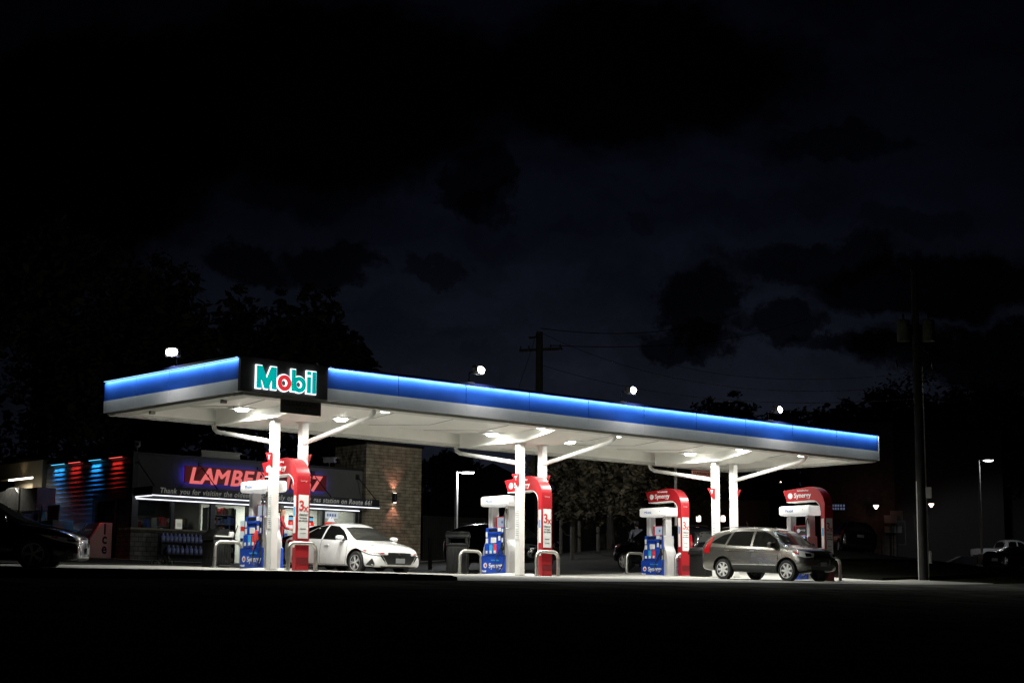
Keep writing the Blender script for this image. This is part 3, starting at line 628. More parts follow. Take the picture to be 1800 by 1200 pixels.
# interior
inw = mat('interior_wall', (.5,.49,.44), .7); 
mb = MB(); mb.box(AW_ + .2, AE - .2, BW_ + .2, BE - .2, sz - .1, sz - .02); mb.build('floor', mat('shop_floor', (.35,.33,.3), .4), shop, True)
mb = MB(); mb.box(AW_ + .2, AE - .2, BE - .3, BE - .21, sz, 5.4); mb.box(18.9, 19.0, BW_ + 1.2, BE - .3, sz, 5.4); mb.box(19.0, AE - .21, 33.4, 33.5, sz, 5.4); mb.build('inner_wall', inw, shop, True)
sb('added_partition', mat('shade_dark_wall', (.09,.085,.075), .8, noise=(2,.3)), AW_ + .25, 18.88, 33.6, 33.7, sz, 5.4)  # dark wall added to keep the left windows dim
sb('inner_ceiling', mat('inner_ceiling', (.16,.16,.15), .8), AW_ + .2, AE - .2, BW_ + .2, BE - .2, 5.4, 5.45)
tube_l = emat('interior_tube', (1,.97,.9), 4)
mb = MB()
for y in (31.8, 34): 
    for x in (16, 19.5, 22, 24.6): mb.box(x - .6, x + .6, y - .07, y + .07, 5.35, 5.395)
mb.build('ceiling_tube', tube_l, shop, True)
for x, e in ((16.5, 6), (20, 80), (23.2, 230), (25.6, 230)): lamp('AREA', 'shop_interior_lamp', (x, 31.9, 5.3), e, (1,.96,.88), (0,0,0), 2.2, 1.5, spread=170)
rnd = random.Random(3)
prodm = [mat('goods_%s' % n, c, .5) for n, c in (('white', (.6,.6,.58)), ('red', (.45,.03,.03)), ('dark', (.03,.03,.04)), ('blue', (.05,.1,.35)), ('tan', (.35,.25,.13)))]
def shelf(label, x0, x1, y, z1, boards):
    t = thing('shop_shelf', label, 'shelf', ((x0+x1)/2, y, sz), 0, 'goods shelves inside the shop')
    mb = MB(); w = (x1-x0)/2; mb.box(-w, w, .18, .22, 0, z1 - sz); mb.box(-w, -w+.03, -.2, .2, 0, z1 - sz); mb.box(w-.03, w, -.2, .2, 0, z1 - sz)
    for k in range(boards): z = (k + .25) * (z1 - sz) / boards; mb.box(-w, w, -.2, .18, z - .02, z)
    mb.build('rack', mat('shelf_steel', (.3,.3,.29), .4), t)
    g = MB()
    for k in range(boards):
        z = (k + .25) * (z1 - sz) / boards; x = -w + .06
        while x < w - .12:
            ww = rnd.uniform(.07, .2); g.mi = rnd.randrange(5); g.box(x, x + ww - .015, -.17, .12, z + .003, z + rnd.uniform(.12, .9*(z1-sz)/boards)); x += ww
    o = g.build('goods', prodm, t); o['kind'] = 'stuff'
shelf('low goods shelf behind the left shop window', 15.3, 16.6, 31.6, 4.1, 3); shelf('goods shelf behind the window above the bottle rack', 17.0, 18.6, 31.9, 4.25, 4)
shelf('tall pegboard shelf of goods behind the door glass', 19.0, 20.5, 30.9, 4.75, 6); shelf('goods shelf under the lit signs behind the white sedan', 22.8, 24.3, 32.2, 4.1, 3); shelf('goods shelf at the right end of the shop windows', 24.7, 26, 32.4, 4.0, 3)
# hanging black speaker-like box, window papers and signs inside
def flat(name, label, cat, x0, x1, y, z0, z1, m, parts=(), group=None):
    t = thing(name, label, cat, ((x0+x1)/2, y, z0), 0, group); w = (x1-x0)/2
    MB().box(-w, w, -.015, .015, 0, z1-z0, bev=.004).build('board', m, t)
    for (n, u0, u1, v0, v1, mm) in parts: MB().box(-w + u0*2*w, -w + u1*2*w, -.024, -.0155, v0*(z1-z0), v1*(z1-z0)).build(n, mm, t)
    return t
t = thing('menu_screen', 'big black hanging screen behind the left shop window', 'screen', (15.65, 30.6, 4.25)); MB().prism([(-.55, .65), (.6, .65), (.55, .1), (.4, 0), (-.2, 0), (-.5, .25)], 'y', -.1, .1).build('casing', blackpl, t)
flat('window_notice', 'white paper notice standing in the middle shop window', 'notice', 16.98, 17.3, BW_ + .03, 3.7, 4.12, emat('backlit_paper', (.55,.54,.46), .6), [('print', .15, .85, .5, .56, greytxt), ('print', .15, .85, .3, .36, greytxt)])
er = emat('red_sign_glow', (.85,.03,.02), 1.0); ew = emat('white_sign_glow', (.9,.92,.95), .9); ec = emat('cyan_sign_glow', (.1,.55,.85), .9)
flat('lit_sign', 'lit red and white sign panel above the roof of the white sedan', 'lit sign', 22.9, 24.35, BW_ + .03, 3.85, 4.55, ew, [('red_band', 0, 1, .36, .62, er), ('cyan_band', .02, .98, .72, .86, ec), ('dark_band', .02, .98, .87, .99, trimm), ('dark_band', .02, .98, .62, .70, trimm)] + [('white_mark', .08 + k*.12, .15 + k*.12, .42, .56, ew) for k in range(7)])
t = flat('lit_sign', 'small lit red sign with a white peak right of the window post', 'lit sign', 25.0, 25.7, BW_ + .03, 4.0, 4.3, er, [('white_mark', .1 + k*.16, .2 + k*.16, .3, .7, ew) for k in range(5)])
MB().prism([(-.2, .35), (.2, .35), (.1, .55), (0, .45), (-.05, .62)], 'y', -.014, .014).build('peak', ew, t)
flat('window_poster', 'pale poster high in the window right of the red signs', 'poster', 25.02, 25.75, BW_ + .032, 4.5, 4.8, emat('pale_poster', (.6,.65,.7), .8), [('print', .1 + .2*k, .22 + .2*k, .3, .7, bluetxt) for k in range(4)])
t = thing('round_sign', 'round white sign with dark lettering ring behind the sedan roof', 'sign', (26.25, BW_ + .03, 3.95)); 
MB().lathe([(.2, -.012), (.36, -.012), (.36, .0), (.2, .0)], (0,0,0), 'y', 30).build('ring', ew, t); MB().lathe([(.02, -.016), (.2, -.016), (.2, -.002)], (0,0,0), 'y', 24).build('disc', trimm, t)
for k in range(11):
    an = rad(20 + k*14); MB().box(-.02, .02, -.018, -.0125, .25, .32).build('mark', trimm, t).data.transform(Matrix.Rotation(an - pi/2, 4, 'Y'))
flat('door_sign', 'small dark fascia sign with white numerals above the shop door', 'sign', 20.9, 22.3, BW_ - .05, 4.58, 4.82, trimm, [('print', .2 + .15*k, .29 + .15*k, .25, .8, label_w) for k in range(4)])
flat('wall_panel', 'red and white lit display panel behind the man in red', 'display', 20.95, 22.0, 31.0, 3.2, 4.25, ew, [('red_band', 0, 1, .55, .75, er), ('blue_band', 0, 1, .1, .25, mat('band_blue', (.05,.08,.3), .5))])
# ---- illuminated name board
ns = thing('shop_sign', 'long red name board with pink italic letters and blue glow', 'shop sign', (21.07, BW_ - .12, 5.72))
B('board', mat('sign_maroon', (.07,.006,.008), .5, emit=(.28,.008,.012), es=.12), ns, -3.82, 3.82, -.05, .05, 0, .74)
pink = emat('pink_letter', (.82,.16,.16), .95)
cur = 0; made = []
for ch in 'LAMBERT 1867':
    if ch == ' ': cur += .3; continue
    o = text('letter', ch, .98, pink, ns, (0, -.07, .28), ext=.02, off=.022, shear=.21, align='LEFT'); x0 = min(v.co.x for v in o.data.vertices); x1 = max(v.co.x for v in o.data.vertices)
    o.data.transform(Matrix.Translation((cur - x0, 0, 0))); cur += x1 - x0 + (.02 if ch not in 'LA' else -.03); made.append(o)
for o in made: o.data.transform(Matrix.Diagonal((7.2/cur, 1, 1, 1)) @ Matrix.Translation((-cur/2, 0, 0)))
mb = MB(); mb.box(-3.8, 3.8, .055, .075, .02, .72); mb.build('blue_backlight', emat('blue_backlight', (.06,.05,1), 5), ns)
for x in (-2.9, -1, 1, 2.9):
    for z, dz in ((.8, 1), (-.06, -1)): aim(lamp('AREA', 'sign_blue_lamp', (21.07 + x, BW_ - .1, 5.72 + z), .5, (.1,.09,1), None, 1.9, .05, spread=170), (0, .65, dz)).rotation_euler
aim(lamp('AREA', 'sign_blue_lamp', (17.2, BW_ - .1, 6.08), .5, (.1,.09,1), None, .05, .7), (-1, .65, 0)); aim(lamp('AREA', 'sign_blue_lamp', (24.94, BW_ - .1, 6.08), .5, (.1,.09,1), None, .05, .7), (1, .65, 0))
# ---- awning with slogan and light strips
aw = thing('awning', 'flat black awning with white slogan and twin light strips', 'awning', (20.9, BW_, 4.95))
A1, A2 = 14.82, 26.95
def ab(name, m, *a, **k): return MB().box(*a, **k).build(name, m, aw, True)
ab('slab', trimm, A1, A2, 28.6, BW_ - .03, 5.02, 5.14); ab('fascia', trimm, A1, A2, 28.5, 28.6, 5.0, 5.37); ab('fascia', trimm, A1, A1 + .08, 28.6, BW_ - .03, 5.14, 5.36); ab('fascia', trimm, A2 - .08, A2, 28.6, BW_ - .03, 5.14, 5.36)
stripm = emat('white_strip', (.85,.88,1), 2.4)
ab('light_strip', stripm, A1, A2, 28.485, 28.53, 4.965, 4.997); ab('light_strip', stripm, A1 + .05, A2 - .1, 29.86, 29.9, 4.885, 4.92); ab('light_strip', stripm, A1 - .01, A1 + .03, 28.53, 29.86, 4.95, 4.98)
for x in (15.5, 18.7, 21.9, 25.1): lamp('AREA', 'awning_lamp', (x, 29.3, 4.95), 3.5, (.85,.9,1), (0,0,0), 3, .1, spread=175)
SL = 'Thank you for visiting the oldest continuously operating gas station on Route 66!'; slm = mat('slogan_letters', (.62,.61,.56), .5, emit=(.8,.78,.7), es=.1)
cur = 0; made = []
for wd_ in SL.split():
    o = text('word', wd_, .32, slm, aw, (0, 0, 0), off=.004, shear=.2, spacing=1.08, align='LEFT'); x0 = min(v.co.x for v in o.data.vertices); x1 = max(v.co.x for v in o.data.vertices); o.data.transform(Matrix.Translation((cur - x0, 0, 0))); cur += x1 - x0 + .13; made.append(o)
cur -= .13
for o in made: o.data.transform(inv(aw) @ Matrix.Translation((15.2, 28.49, 5.19)) @ Matrix.Diagonal((11.3/cur, 1, 1, 1)))
for (x0, x1) in ((14.95, 14.95), (18.1, 18.1), (21.2, 21.2), (24.2, 24.2), (26.8, 26.8)):
    MB().tube([(x0, BW_ - .05, 6.5), (x1 + .05, 28.65, 5.38)], .022, 8).build('tie_rod', trimm, aw, True); ab('rod_bracket', trimm, x0 - .09, x0 + .09, BW_ - .06, BW_ - .001, 6.38, 6.62)
# ---- coloured wall washers on the left wall
for (y0, y1, c, nm) in ((35.8, 37.03, (.02,.14,1), 'blue'), (34.37, 35.45, (1,.03,.02), 'red'), (32.55, 33.62, (.02,.14,1), 'blue'), (30.75, 31.85, (1,.03,.02), 'red')):
    pos = {36: 'farthest from the front corner', 34: 'between the two blue ones', 33: 'between the two red ones', 31: 'at the front corner'}[int(round((y0+y1)/2)) if int(round((y0+y1)/2)) in (36,35,33,31) and int(round((y0+y1)/2)) != 35 else 34]
    t = thing('wall_washer', '%s wall light under the eaves, %s' % (nm, pos), 'wall light', (AW_ - .1, (y0+y1)/2, 6.74), 0, 'coloured wall lights along the left wall')
    MB().box(-.07, .06, -(y1-y0)/2, (y1-y0)/2, -.02, .03).build('housing', trimm, t); B('lens', emat(nm + '_washer_lens', (.1,.6,1) if nm == 'blue' else (1,.12,.1), 2.0), t, -.06, -.02, -(y1-y0)/2 + .03, (y1-y0)/2 - .03, -.034, -.021)
    l = lamp('AREA', 'washer_lamp', (AW_ - .13, (y0+y1)/2, 6.69), 13 if nm == 'blue' else 5, (.02,.36,1) if nm == 'blue' else c, (0, 0, 0), .04, (y1-y0)*.7, spread=64); l.rotation_euler = (0, rad(-4), 0)
    l2 = lamp('SPOT', 'washer_lamp', (AW_ - .16, (y0+y1)/2, 6.69), 85 if nm == 'blue' else 13, (.025,.06,1) if nm == 'blue' else c, None, .03, spot=20, blend=.6); aim(l2, (.03, 0, -1))
# ---- little things on the shop
def camera_box(label, x, y, z, yaw):
    t = thing('security_camera', label, 'camera', (x, y, z), yaw, 'security cameras on the shop roof')
    MB().tube([(0,0,-.25),(0,0,.22)], .03, 8).build('pole', galv, t); MB().box(-.12, .12, -.38, .3, .2, .42, bev=.04).build('housing', mat('camera_grey', (.4,.4,.38), .4), t); MB().lathe([(.03,-.41),(.07,-.405),(.07,-.37)], (0,0,.31), 'y', 12).build('lens', blackpl, t); B('sun_shield', mat('camera_grey'), t, -.15, .15, -.46, .3, .42, .45)
camera_box('boxy security camera above the front left corner of the shop', 15.05, 30.25, RT + .1, -.5); camera_box('boxy security camera on the shop roof left of the stone tower', 25.3, 30.25, RT + .1, .35)
t = thing('roof_unit', 'pale low air unit on the shop roof above the name board', 'air unit', (19.5, 31.2, RT - .25)); mb = MB(); mb.box(-1.05, 1.0, -.7, .7, 0, .7, bev=.02); mb.box(-1.1, 1.05, -.75, .75, .62, .7); mb.build('casing', mat('unit_beige', (.45,.43,.36), .6, noise=(2,.1)), t)
# ice merchandiser against the left wall
ice = thing('ice_freezer', 'white ice freezer with slanted doors against the left shop wall', 'ice freezer', (14.12, 32.5, G(14.1, 32.5)))
icew = mat('freezer_white', (.8,.76,.68), .4, noise=(2,.08))
MB().prism([(.52, 0), (.52, 1.5), (.0, 1.5), (-.52, .78), (-.52, 0)], 'y', -1.15, 1.15, bev=.015).build('body', icew, ice)
n_ = Vector((-.72, 0, .62)).normalized()
for y in (-.55, .55):
    d = MB(); d.box(-.42, .42, y - .5, y + .5, 0, .03, bev=.008); o = d.build('door', mat('freezer_door', (.03,.03,.035), .3), ice); o.data.transform(Matrix.Translation((-.31, 0, 1.14) + 0*n_ if False else Vector((-.275, 0, 1.155))) @ Matrix.Rotation(-math.atan2(.72, .52), 4, 'Y'))
    h = MB().box(-.05, .05, y - .3, y + .3, .032, .06); h = h.build('handle', galv, o); h.data.transform(Matrix.Translation(Vector((-.25, 0, 1.16))) @ Matrix.Rotation(-math.atan2(.72, .52), 4, 'Y'))
navy = mat('navy_lettering', (.02,.03,.1), .5)
for ch, z in (('I', 1.2), ('c', .8), ('e', .38)): text('lettering', ch, .62, navy, ice, (.16, -1.152, z), off=.018, sx=.85)
for k, z in enumerate((.62, .38, .14)): MB().box(-.526, -.519, -.95, .95, z - .07, z + .07).build('front_label', navy, ice)
# bottle rack and jugs
bx0, bz = 16.0, G(17.2, 29.6)
rk = thing('bottle_rack', 'black two-tier rack of blue jugs under the shop window', 'rack', (17.2, 29.55, bz)); dk = mat('rack_black', (.01,.01,.01), .6)
mb = MB(); mb.box(-1.3, 1.6, .1, .16, 0, 1.25); mb.box(-1.25, 1.25, -.06, .1, .83, .86); mb.box(-1.05, 1.5, -.3, .1, .32, .35)
for x in (-1.2, 0, 1.4): mb.box(x - .02, x + .02, -.28, -.24, 0, .32); mb.box(x - .02, x + .02, -.05, .1, .32, .84)
mb.build('frame', dk, rk)
jug = mat('blue_fluid', (.16,.2,.42), .25, noise=(9,.1)); capm = mat('jug_cap', (.35,.36,.45), .4)
j0 = None
for row, (n, x0, dx, z, y, lab) in enumerate(((12, -1.12, .205, .862, .02, 'blue washer-fluid jug in the upper row of the rack'), (11, -.92, .225, .352, -.12, 'blue washer-fluid jug in the lower row of the rack'))):
    for k in range(n):
        p = (17.2 + x0 + dx*k + rnd.uniform(-.012, .012), 29.55 + y, bz + z)
        if j0 is None:
            j0 = thing('washer_jug', lab, 'jug', p, 0, 'blue jugs on the rack')
            MB().box(-.085, .085, -.06, .06, 0, .25, bev=.03, seg=2).lathe([(.06,.24),(.05,.29),(.028,.33)], (0,0,0), 'z', 12).build('bottle', jug, j0); MB().lathe([(.03,.33),(.03,.365),(.02,.37)], (0,0,0), 'z', 10).build('cap', capm, j0); MB().box(-.06, .06, -.064, -.0605, .07, .15).build('label', mat('jug_label', (.3,.3,.35), .5), j0)
        else: dup(j0, p, label=lab)
# dark waste cabinet right of rack
t = thing('wall_cabinet', 'dark panelled cabinet between the bottle rack and the door', 'cabinet', (18.45 + .35, 29.75, G(18.6, 29.7))); mb = MB(); mb.box(-.35, .3, -.22, .22, 0, 1.22, bev=.02); mb.box(-.3, .25, -.235, -.22, .1, 1.05, bev=.01); mb.build('body', dk, t)
# ---- stone tower
tw = thing('stone_tower', 'tall tan stone block tower at the right end of the shop', 'tower', (28.8, 31, G(28.8, 30)))
stone = brickmat('tan_stone', (.42,.35,.22), (.30,.25,.16), (.16,.13,.09), 1, 1, .55, .16, .012, rough=.9, bumpd=.06)
MB().box(27.1, 30.5, 29.74, 32.2, G(28.8, 30) - .4, 8.08).build('masonry', stone, tw, True); MB().box(27.0, 30.6, 29.65, 32.3, 8.08, 8.2, bev=.02).build('coping', trimm, tw, True)
sc = thing('wall_sconce', 'black up-down wall sconce with pink light on the stone tower', 'wall light', (28.75, 29.74, 5.6))
MB().lathe([(.05,-.22),(.1,-.22),(.1,.22),(.05,.22)], (0,-.16,0), 'z', 16).build('housing', trimm, sc); B('bracket', trimm, sc, -.04, .04, -.08, 0, -.05, .05)
for s in (-1, 1):
    MB().lathe([(.02, s*.222), (.08, s*.224), (.08, s*.23)], (0,-.16,0), 'z', 14).build('lens', emat('sconce_lens', (1,.75,.7), 8), sc)
    aim(lamp('SPOT', 'sconce_lamp', (28.75, 29.52, 5.6 + s*.26), 26, (1,.42,.36), None, .04, spot=80, blend=.7), (0, .25, s))
# ---- rear annex with lit bay, duct and bits in front
an = thing('rear_annex', 'beige rear annex with a lit bay left of the shop', 'annex', (16, 40, G(16, 40))); beige = mat('annex_beige', (.22,.185,.125), .8, noise=(1.5,.12))
ax = AW_ - .25
MB().box(ax, ax + 4, BE + .02, 42.2, 6.28, 7.0).box(ax + .9, ax + 4, BE + .03, 42.1, 2.2, 6.28).box(ax, ax + .9, BE + .02, BE + .9, 2.2, 6.28).build('wall', beige, an, True); MB().box(ax - .08, ax + 4.1, BE, 42.3, 7.0, 7.12).build('roof_trim', trimm, an, True)
MB().box(ax + .05, ax + .1, 38.6, 41, 6.21, 6.275).build('bay_tube', emat('bay_tube', (1,.96,.85), 7), an, True)
lamp('AREA', 'bay_and_fill_lamp', (ax + .3, 39.8, 6.18), 130, (1,.94,.82), (0,0,0), .3, 2.4, spread=175)
aim(lamp('SPOT', 'annex_wash_lamp', (ax - .35, 39.4, 6.2), 9, (1,.8,.5), None, .1, spot=80, blend=1), (.3, 0, 1))
duct = thing('exhaust_duct', 'bright bent sheet-metal exhaust duct outside the annex bay', 'duct', (13.6, 38, G(13.6, 38) - .24)); sm = mat('sheet_metal', (.6,.6,.57), .32, .35, noise=(5,.25)); gz = G(13.6, 38)
MB().prism([(-2.6, 2.2), (-2.6, 3.2), (.2, 3.2), (1.5, 3.1), (1.5, 2.2), (.1, 2.2), (.1, .9), (-.9, .9), (-.9, 2.2)], 'x', -.45, .45).build('duct_run', sm, duct)
MB().prism([(-1.0, 2.25), (-.95, 3.0), (-.6, 3.28), (-.1, 3.3), (.3, 3.24), (.3, 2.25)], 'x', -.5, .42, bev=.02).build('duct_elbow', sm, duct)
MB().box(-.48, .48, -1.0, -.95, 2.15, 3.25).box(-.48, .48, .2, .25, 2.15, 3.25).box(-.48, .48, -1.0, .2, 1.45, 1.5).build('flange', galv, duct)
MB().tube([(0, -2.2, 0), (0, -2.2, 2.2)], .04, 8).tube([(0, 1.2, 0), (0, 1.2, 2.2)], .04, 8).tube([(-.3,-2.55,0), (-.3,-2.55,2.3)], .04, 8).build('stand', galv, duct)
aim(lamp('SPOT', 'bay_and_fill_lamp', (ax - 1.7, 37.6, 6.7), 110, (1,.95,.85), None, .2, spot=120, blend=.8), (.35, .1, -1))  # loose spot added outside the bay to light the duct
t = thing('propane_cage', 'pale red-lit storage cage with a sign between duct and ice freezer', 'storage cage', (13.4, 34.6, G(13.4, 34.6)))
cg = mat('cage_white', (.5,.48,.46), .5, noise=(3,.1)); MB().box(-.5, .5, -1.2, 2.4, .75, 1.55, bev=.02).box(-.45, .45, -1.15, 2.3, 0, .76).build('cabinet', cg, t); MB().box(-.52, -.505, .55, 1.35, .78, 1.5).build('panel', trimm, t); MB().box(-.03, .03, -.8, .2, 1.55, 2.25).build('header', cg, t); MB().box(-.036, -.031, -.7, .1, 1.62, 2.18).build('header_panel', mat('cage_red', (.4,.03,.04), .5), t)
MB().lathe([(.25, -.02), (.42, -.02), (.42, .02), (.25, .02)], (0, 1.1, 2.0), 'x', 24).build('round_sign', bluetxt, t); MB().box(-.02, .02, .8, 4, 1.5, 1.95).build('banner', mat('banner_blue', (.12,.12,.35), .6), t)
aim(lamp('SPOT', 'washer_spill_lamp', (14.5, 31.0, 6.66), 40, (1,.05,.04), None, .1, spot=60, blend=1), (-.22, .05, -1)); aim(lamp('SPOT', 'washer_spill_lamp', (14.5, 36.4, 6.66), 16, (.1,.12,1), None, .1, spot=60, blend=1), (-.25, -.15, -1))  # added spots without fixtures of their own, imitating the washers' spill
# ================================================================== vehicles (local +x = forward, +y = left)
def carpaint(name, col, rough=.28, metal=.0, coat=1.0): return mat(name, col, rough, metal, coat, noise=(1.5,.03))
cglass = mat('car_glass', (.03,.03,.028), .12, 0, .0, spec=.5); sglass = mat('side_glass', (.006,.006,.006), .05, 0, 0, spec=.16); alloy = mat('alloy', (.72,.72,.7), .3, .15); darkalloy = mat('dark_alloy', (.6,.6,.6), .3, .2); chrome = mat('chrome', (.75,.75,.74), .12, 1.0)
lensm = mat('headlamp_lens', (.8,.8,.79), .12, .1, 1.0); redlens = mat('tail_lens', (.45,.01,.015), .12, 0, 1.0); amber = mat('amber_lens', (.42,.05,.04), .15, 0, 1.0); trimb = mat('car_trim', (.01,.01,.01), .5); platem = mat('plate', (.25,.26,.27), .5); dshade = mat('panel_gap', (.004,.004,.004), .8)
class Body:
    cc = 1.0
    def __init__(s, st, wheels, wr, paint, parent, sub=2):
        bm = bmesh.new(); rings = []
        for (x, zb, zs, zt, wl, ws, wt) in st:
            h = zs - zb
            half = [(0, zb), (wl*.8, zb), (wl*.97, zb + .07*h), (wl, zb + .3*h), (max(wl, ws)*1.0, zb + .62*h), (ws, zs - .05*h), (ws*.975, zs + .02), (ws + (wt-ws)*.55, zs + (zt-zs)*.55), (wt + .02, zt - (zt-zs)*.1 - .015), (wt*.8, zt - .004), (wt*.4, zt + .012), (0, zt + .016)]
            ring = [bm.verts.new((x, y, z)) for y, z in half] + [bm.verts.new((x, -y, z)) for y, z in half[-2:0:-1]]
            rings.append(ring)
        n = len(rings[0])
        for a, b in zip(rings, rings[1:]):
            for k in range(n): bm.faces.new((a[k], b[k], b[(k+1) % n], a[(k+1) % n]))
        bm.faces.new(rings[0]); bm.faces.new(rings[-1][::-1]); bmesh.ops.recalc_face_normals(bm, faces=bm.faces)
        me = bpy.data.meshes.new('body'); bm.to_mesh(me); bm.free()
        o = bpy.data.objects.new('tmp_body', me); COL.objects.link(o)
        m = o.modifiers.new('s', 'SUBSURF'); m.levels = sub; m.render_levels = sub
        dg = bpy.context.evaluated_depsgraph_get(); dg.update()
        sm = bpy.data.meshes.new_from_object(o.evaluated_get(dg)); o.modifiers.clear(); o.data = sm
        b2 = bmesh.new(); b2.from_mesh(sm); s.bvh = BVHTree.FromBMesh(b2); b2.free()
        cm = MB()
        for wx in wheels:
            for sy in (-1, 1): cm.lathe([(wr + .08, .52), (wr + .08, 1.2)], (wx, 0, wr), 'y', 32) if sy > 0 else cm.lathe([(wr + .08, -1.2), (wr + .08, -.52)], (wx, 0, wr), 'y', 32)
        co = cm.build('tmp_cut', rubber); bo = o.modifiers.new('b', 'BOOLEAN'); bo.object = co; bo.operation = 'DIFFERENCE'; bo.solver = 'EXACT'
        dg = bpy.context.evaluated_depsgraph_get(); dg.update()
        fin = bpy.data.meshes.new_from_object(o.evaluated_get(dg)); fin.materials.clear(); fin.materials.append(paint); fin.materials.append(trimb)
        for p in fin.polygons:
            p.material_index = 0; c = p.center
            if any(math.hypot(c.x - wx, c.z - wr) < wr + .05 for wx in wheels) and abs(c.y) < .93 and abs(p.normal.y) > .9 and abs(c.y) < .6: p.material_index = 1
            elif any(abs(math.hypot(c.x - wx, c.z - wr) - wr - .08) < .012 for wx in wheels) and abs(p.normal.y) < .3: p.material_index = 1
            elif c.z < st[len(st)//2][1] + .03: p.material_index = 1
        bpy.data.objects.remove(o); bpy.data.objects.remove(co)
        s.o = add_obj('body', fin, [], parent, sharp=40)
    def hit(s, o, d):
        h = s.bvh.ray_cast(Vector(o), Vector(d))
        return (h[0], h[1]) if h[0] is not None else s.bvh.find_nearest(Vector(o))[:2]
    def patch(s, name, m, parent, pts, proj, off=.006, cuts=3, sharp=30):
        bm = bmesh.new()
        f = bm.faces.new([bm.verts.new((u, v, 0)) for u, v in pts]); bmesh.ops.triangulate(bm, faces=[f]); bmesh.ops.subdivide_edges(bm, edges=bm.edges[:], cuts=cuts, use_grid_fill=True)
        ds = []
        for v in bm.verts:
            u, w = v.co.x, v.co.y
            if proj in ('L', 'R'): sg = 1 if proj == 'L' else -1; o = (u, sg*3, w); d = (0, -sg, 0)
            elif proj == 'F': o = (4, u, w); d = (-1, 0, 0)
            elif proj == 'B': o = (-4, u, w); d = (1, 0, 0)
            elif proj[0] in 'FB': sg = 1 if proj[1] == 'L' else -1; fb = 1 if proj[0] == 'F' else -1; an = rad(u); d = -Vector((fb*cos(an), sg*sin(an), 0)); o = Vector((fb*s.cc, 0, w)) - d * 4
            else: o = (u, w, 4); d = (0, 0, -1)
            p, n = s.hit(o, d); 
            if n.dot(Vector(d)) > 0: n = -n
            v.co = p + n * off
        bmesh.ops.recalc_face_normals(bm, faces=bm.faces); c = Vector((0,0,.7)); 
        if sum((fc.calc_center_median() - c).dot(fc.normal) for fc in bm.faces) < 0: bmesh.ops.reverse_faces(bm, faces=bm.faces)
        me = bpy.data.meshes.new(name); bm.to_mesh(me); bm.free(); return add_obj(name, me, m, parent, sharp=sharp)
    def both(s, name, m, parent, pts, off=.006, cuts=3, pre=''):
        return [s.patch(name, m, parent, pts, pre + k, off, cuts) for k in 'LR']
def wheel(parent, x, y, r, w, m, spokes, twin=False):
    sg = 1 if y > 0 else -1
    t = MB().lathe([(r*.62, -w/2), (r*.93, -w/2), (r, -w*.3), (r, w*.3), (r*.93, w/2), (r*.62, w/2)], (0,0,0), 'y', 32, True).build('wheel', rubber, parent); t.location = (x, y, r)
    ri = MB(); ri.lathe([(r*.63, w*.5), (r*.68, w*.52), (r*.68, w*.3), (r*.6, w*.3), (r*.6, -w*.2), (r*.63, -w*.2)], (0,0,0), 'y', 32, True); ri.lathe([(.02, w*.5), (r*.14, w*.48), (r*.16, w*.3)], (0,0,0), 'y', 14)
    for k in range(spokes):
        a = 2*pi*k/spokes
        for da in ((-.13, .13) if twin else (0,)):
            c, s_ = cos(a + da*.3), sin(a + da*.3); c2, s2 = cos(a + da), sin(a + da); hw = .012 if twin else r*.1
            ri.faces([(c*r*.1 - s_*hw, w*.46, s_*r*.1 + c*hw), (c*r*.1 + s_*hw, w*.46, s_*r*.1 - c*hw), (c2*r*.66 + s2*hw, w*.44, s2*r*.66 - c2*hw), (c2*r*.66 - s2*hw, w*.44, s2*r*.66 + c2*hw), (c*r*.1 - s_*hw, w*.3, s_*r*.1 + c*hw), (c*r*.1 + s_*hw, w*.3, s_*r*.1 - c*hw), (c2*r*.66 + s2*hw, w*.3, s2*r*.66 - c2*hw), (c2*r*.66 - s2*hw, w*.3, s2*r*.66 + c2*hw)], [(0,3,2,1), (0,1,5,4), (1,2,6,5), (2,3,7,6), (3,0,4,7)])
    o = ri.build('rim', m, t, sharp=30); d = MB().lathe([(.02, w*.05), (r*.6, w*.05), (r*.6, 0)], (0,0,0), 'y', 24).build('brake_disc', darksteel, t)
    if sg < 0:
        for q in (o, d): q.data.transform(Matrix.Rotation(pi, 4, 'Z'))
    return t
def orient(a, b, yaw):
    ez = Vector((-(G(a+1,b)-G(a-1,b))/2, -(G(a,b+1)-G(a,b-1))/2, 1)).normalized(); fx = Vector((cos(yaw), sin(yaw), 0)); ey = ez.cross(fx).normalized(); fx = ey.cross(ez)
    return Matrix((fx, ey, ez)).transposed().to_4x4()
def gap(bd, parent, lines, w=.006):
    for side in 'LR':
        for pl in lines:
            for (x0, z0), (x1, z1) in zip(pl, pl[1:]):
                dx, dz = x1-x0, z1-z0; l = math.hypot(dx, dz); nx, nz = -dz/l*w, dx/l*w
                bd.patch('panel_gap', dshade, parent, [(x0-nx, z0-nz), (x1-nx, z1-nz), (x1+nx, z1+nz), (x0+nx, z0+nz)], side, .003, 2)
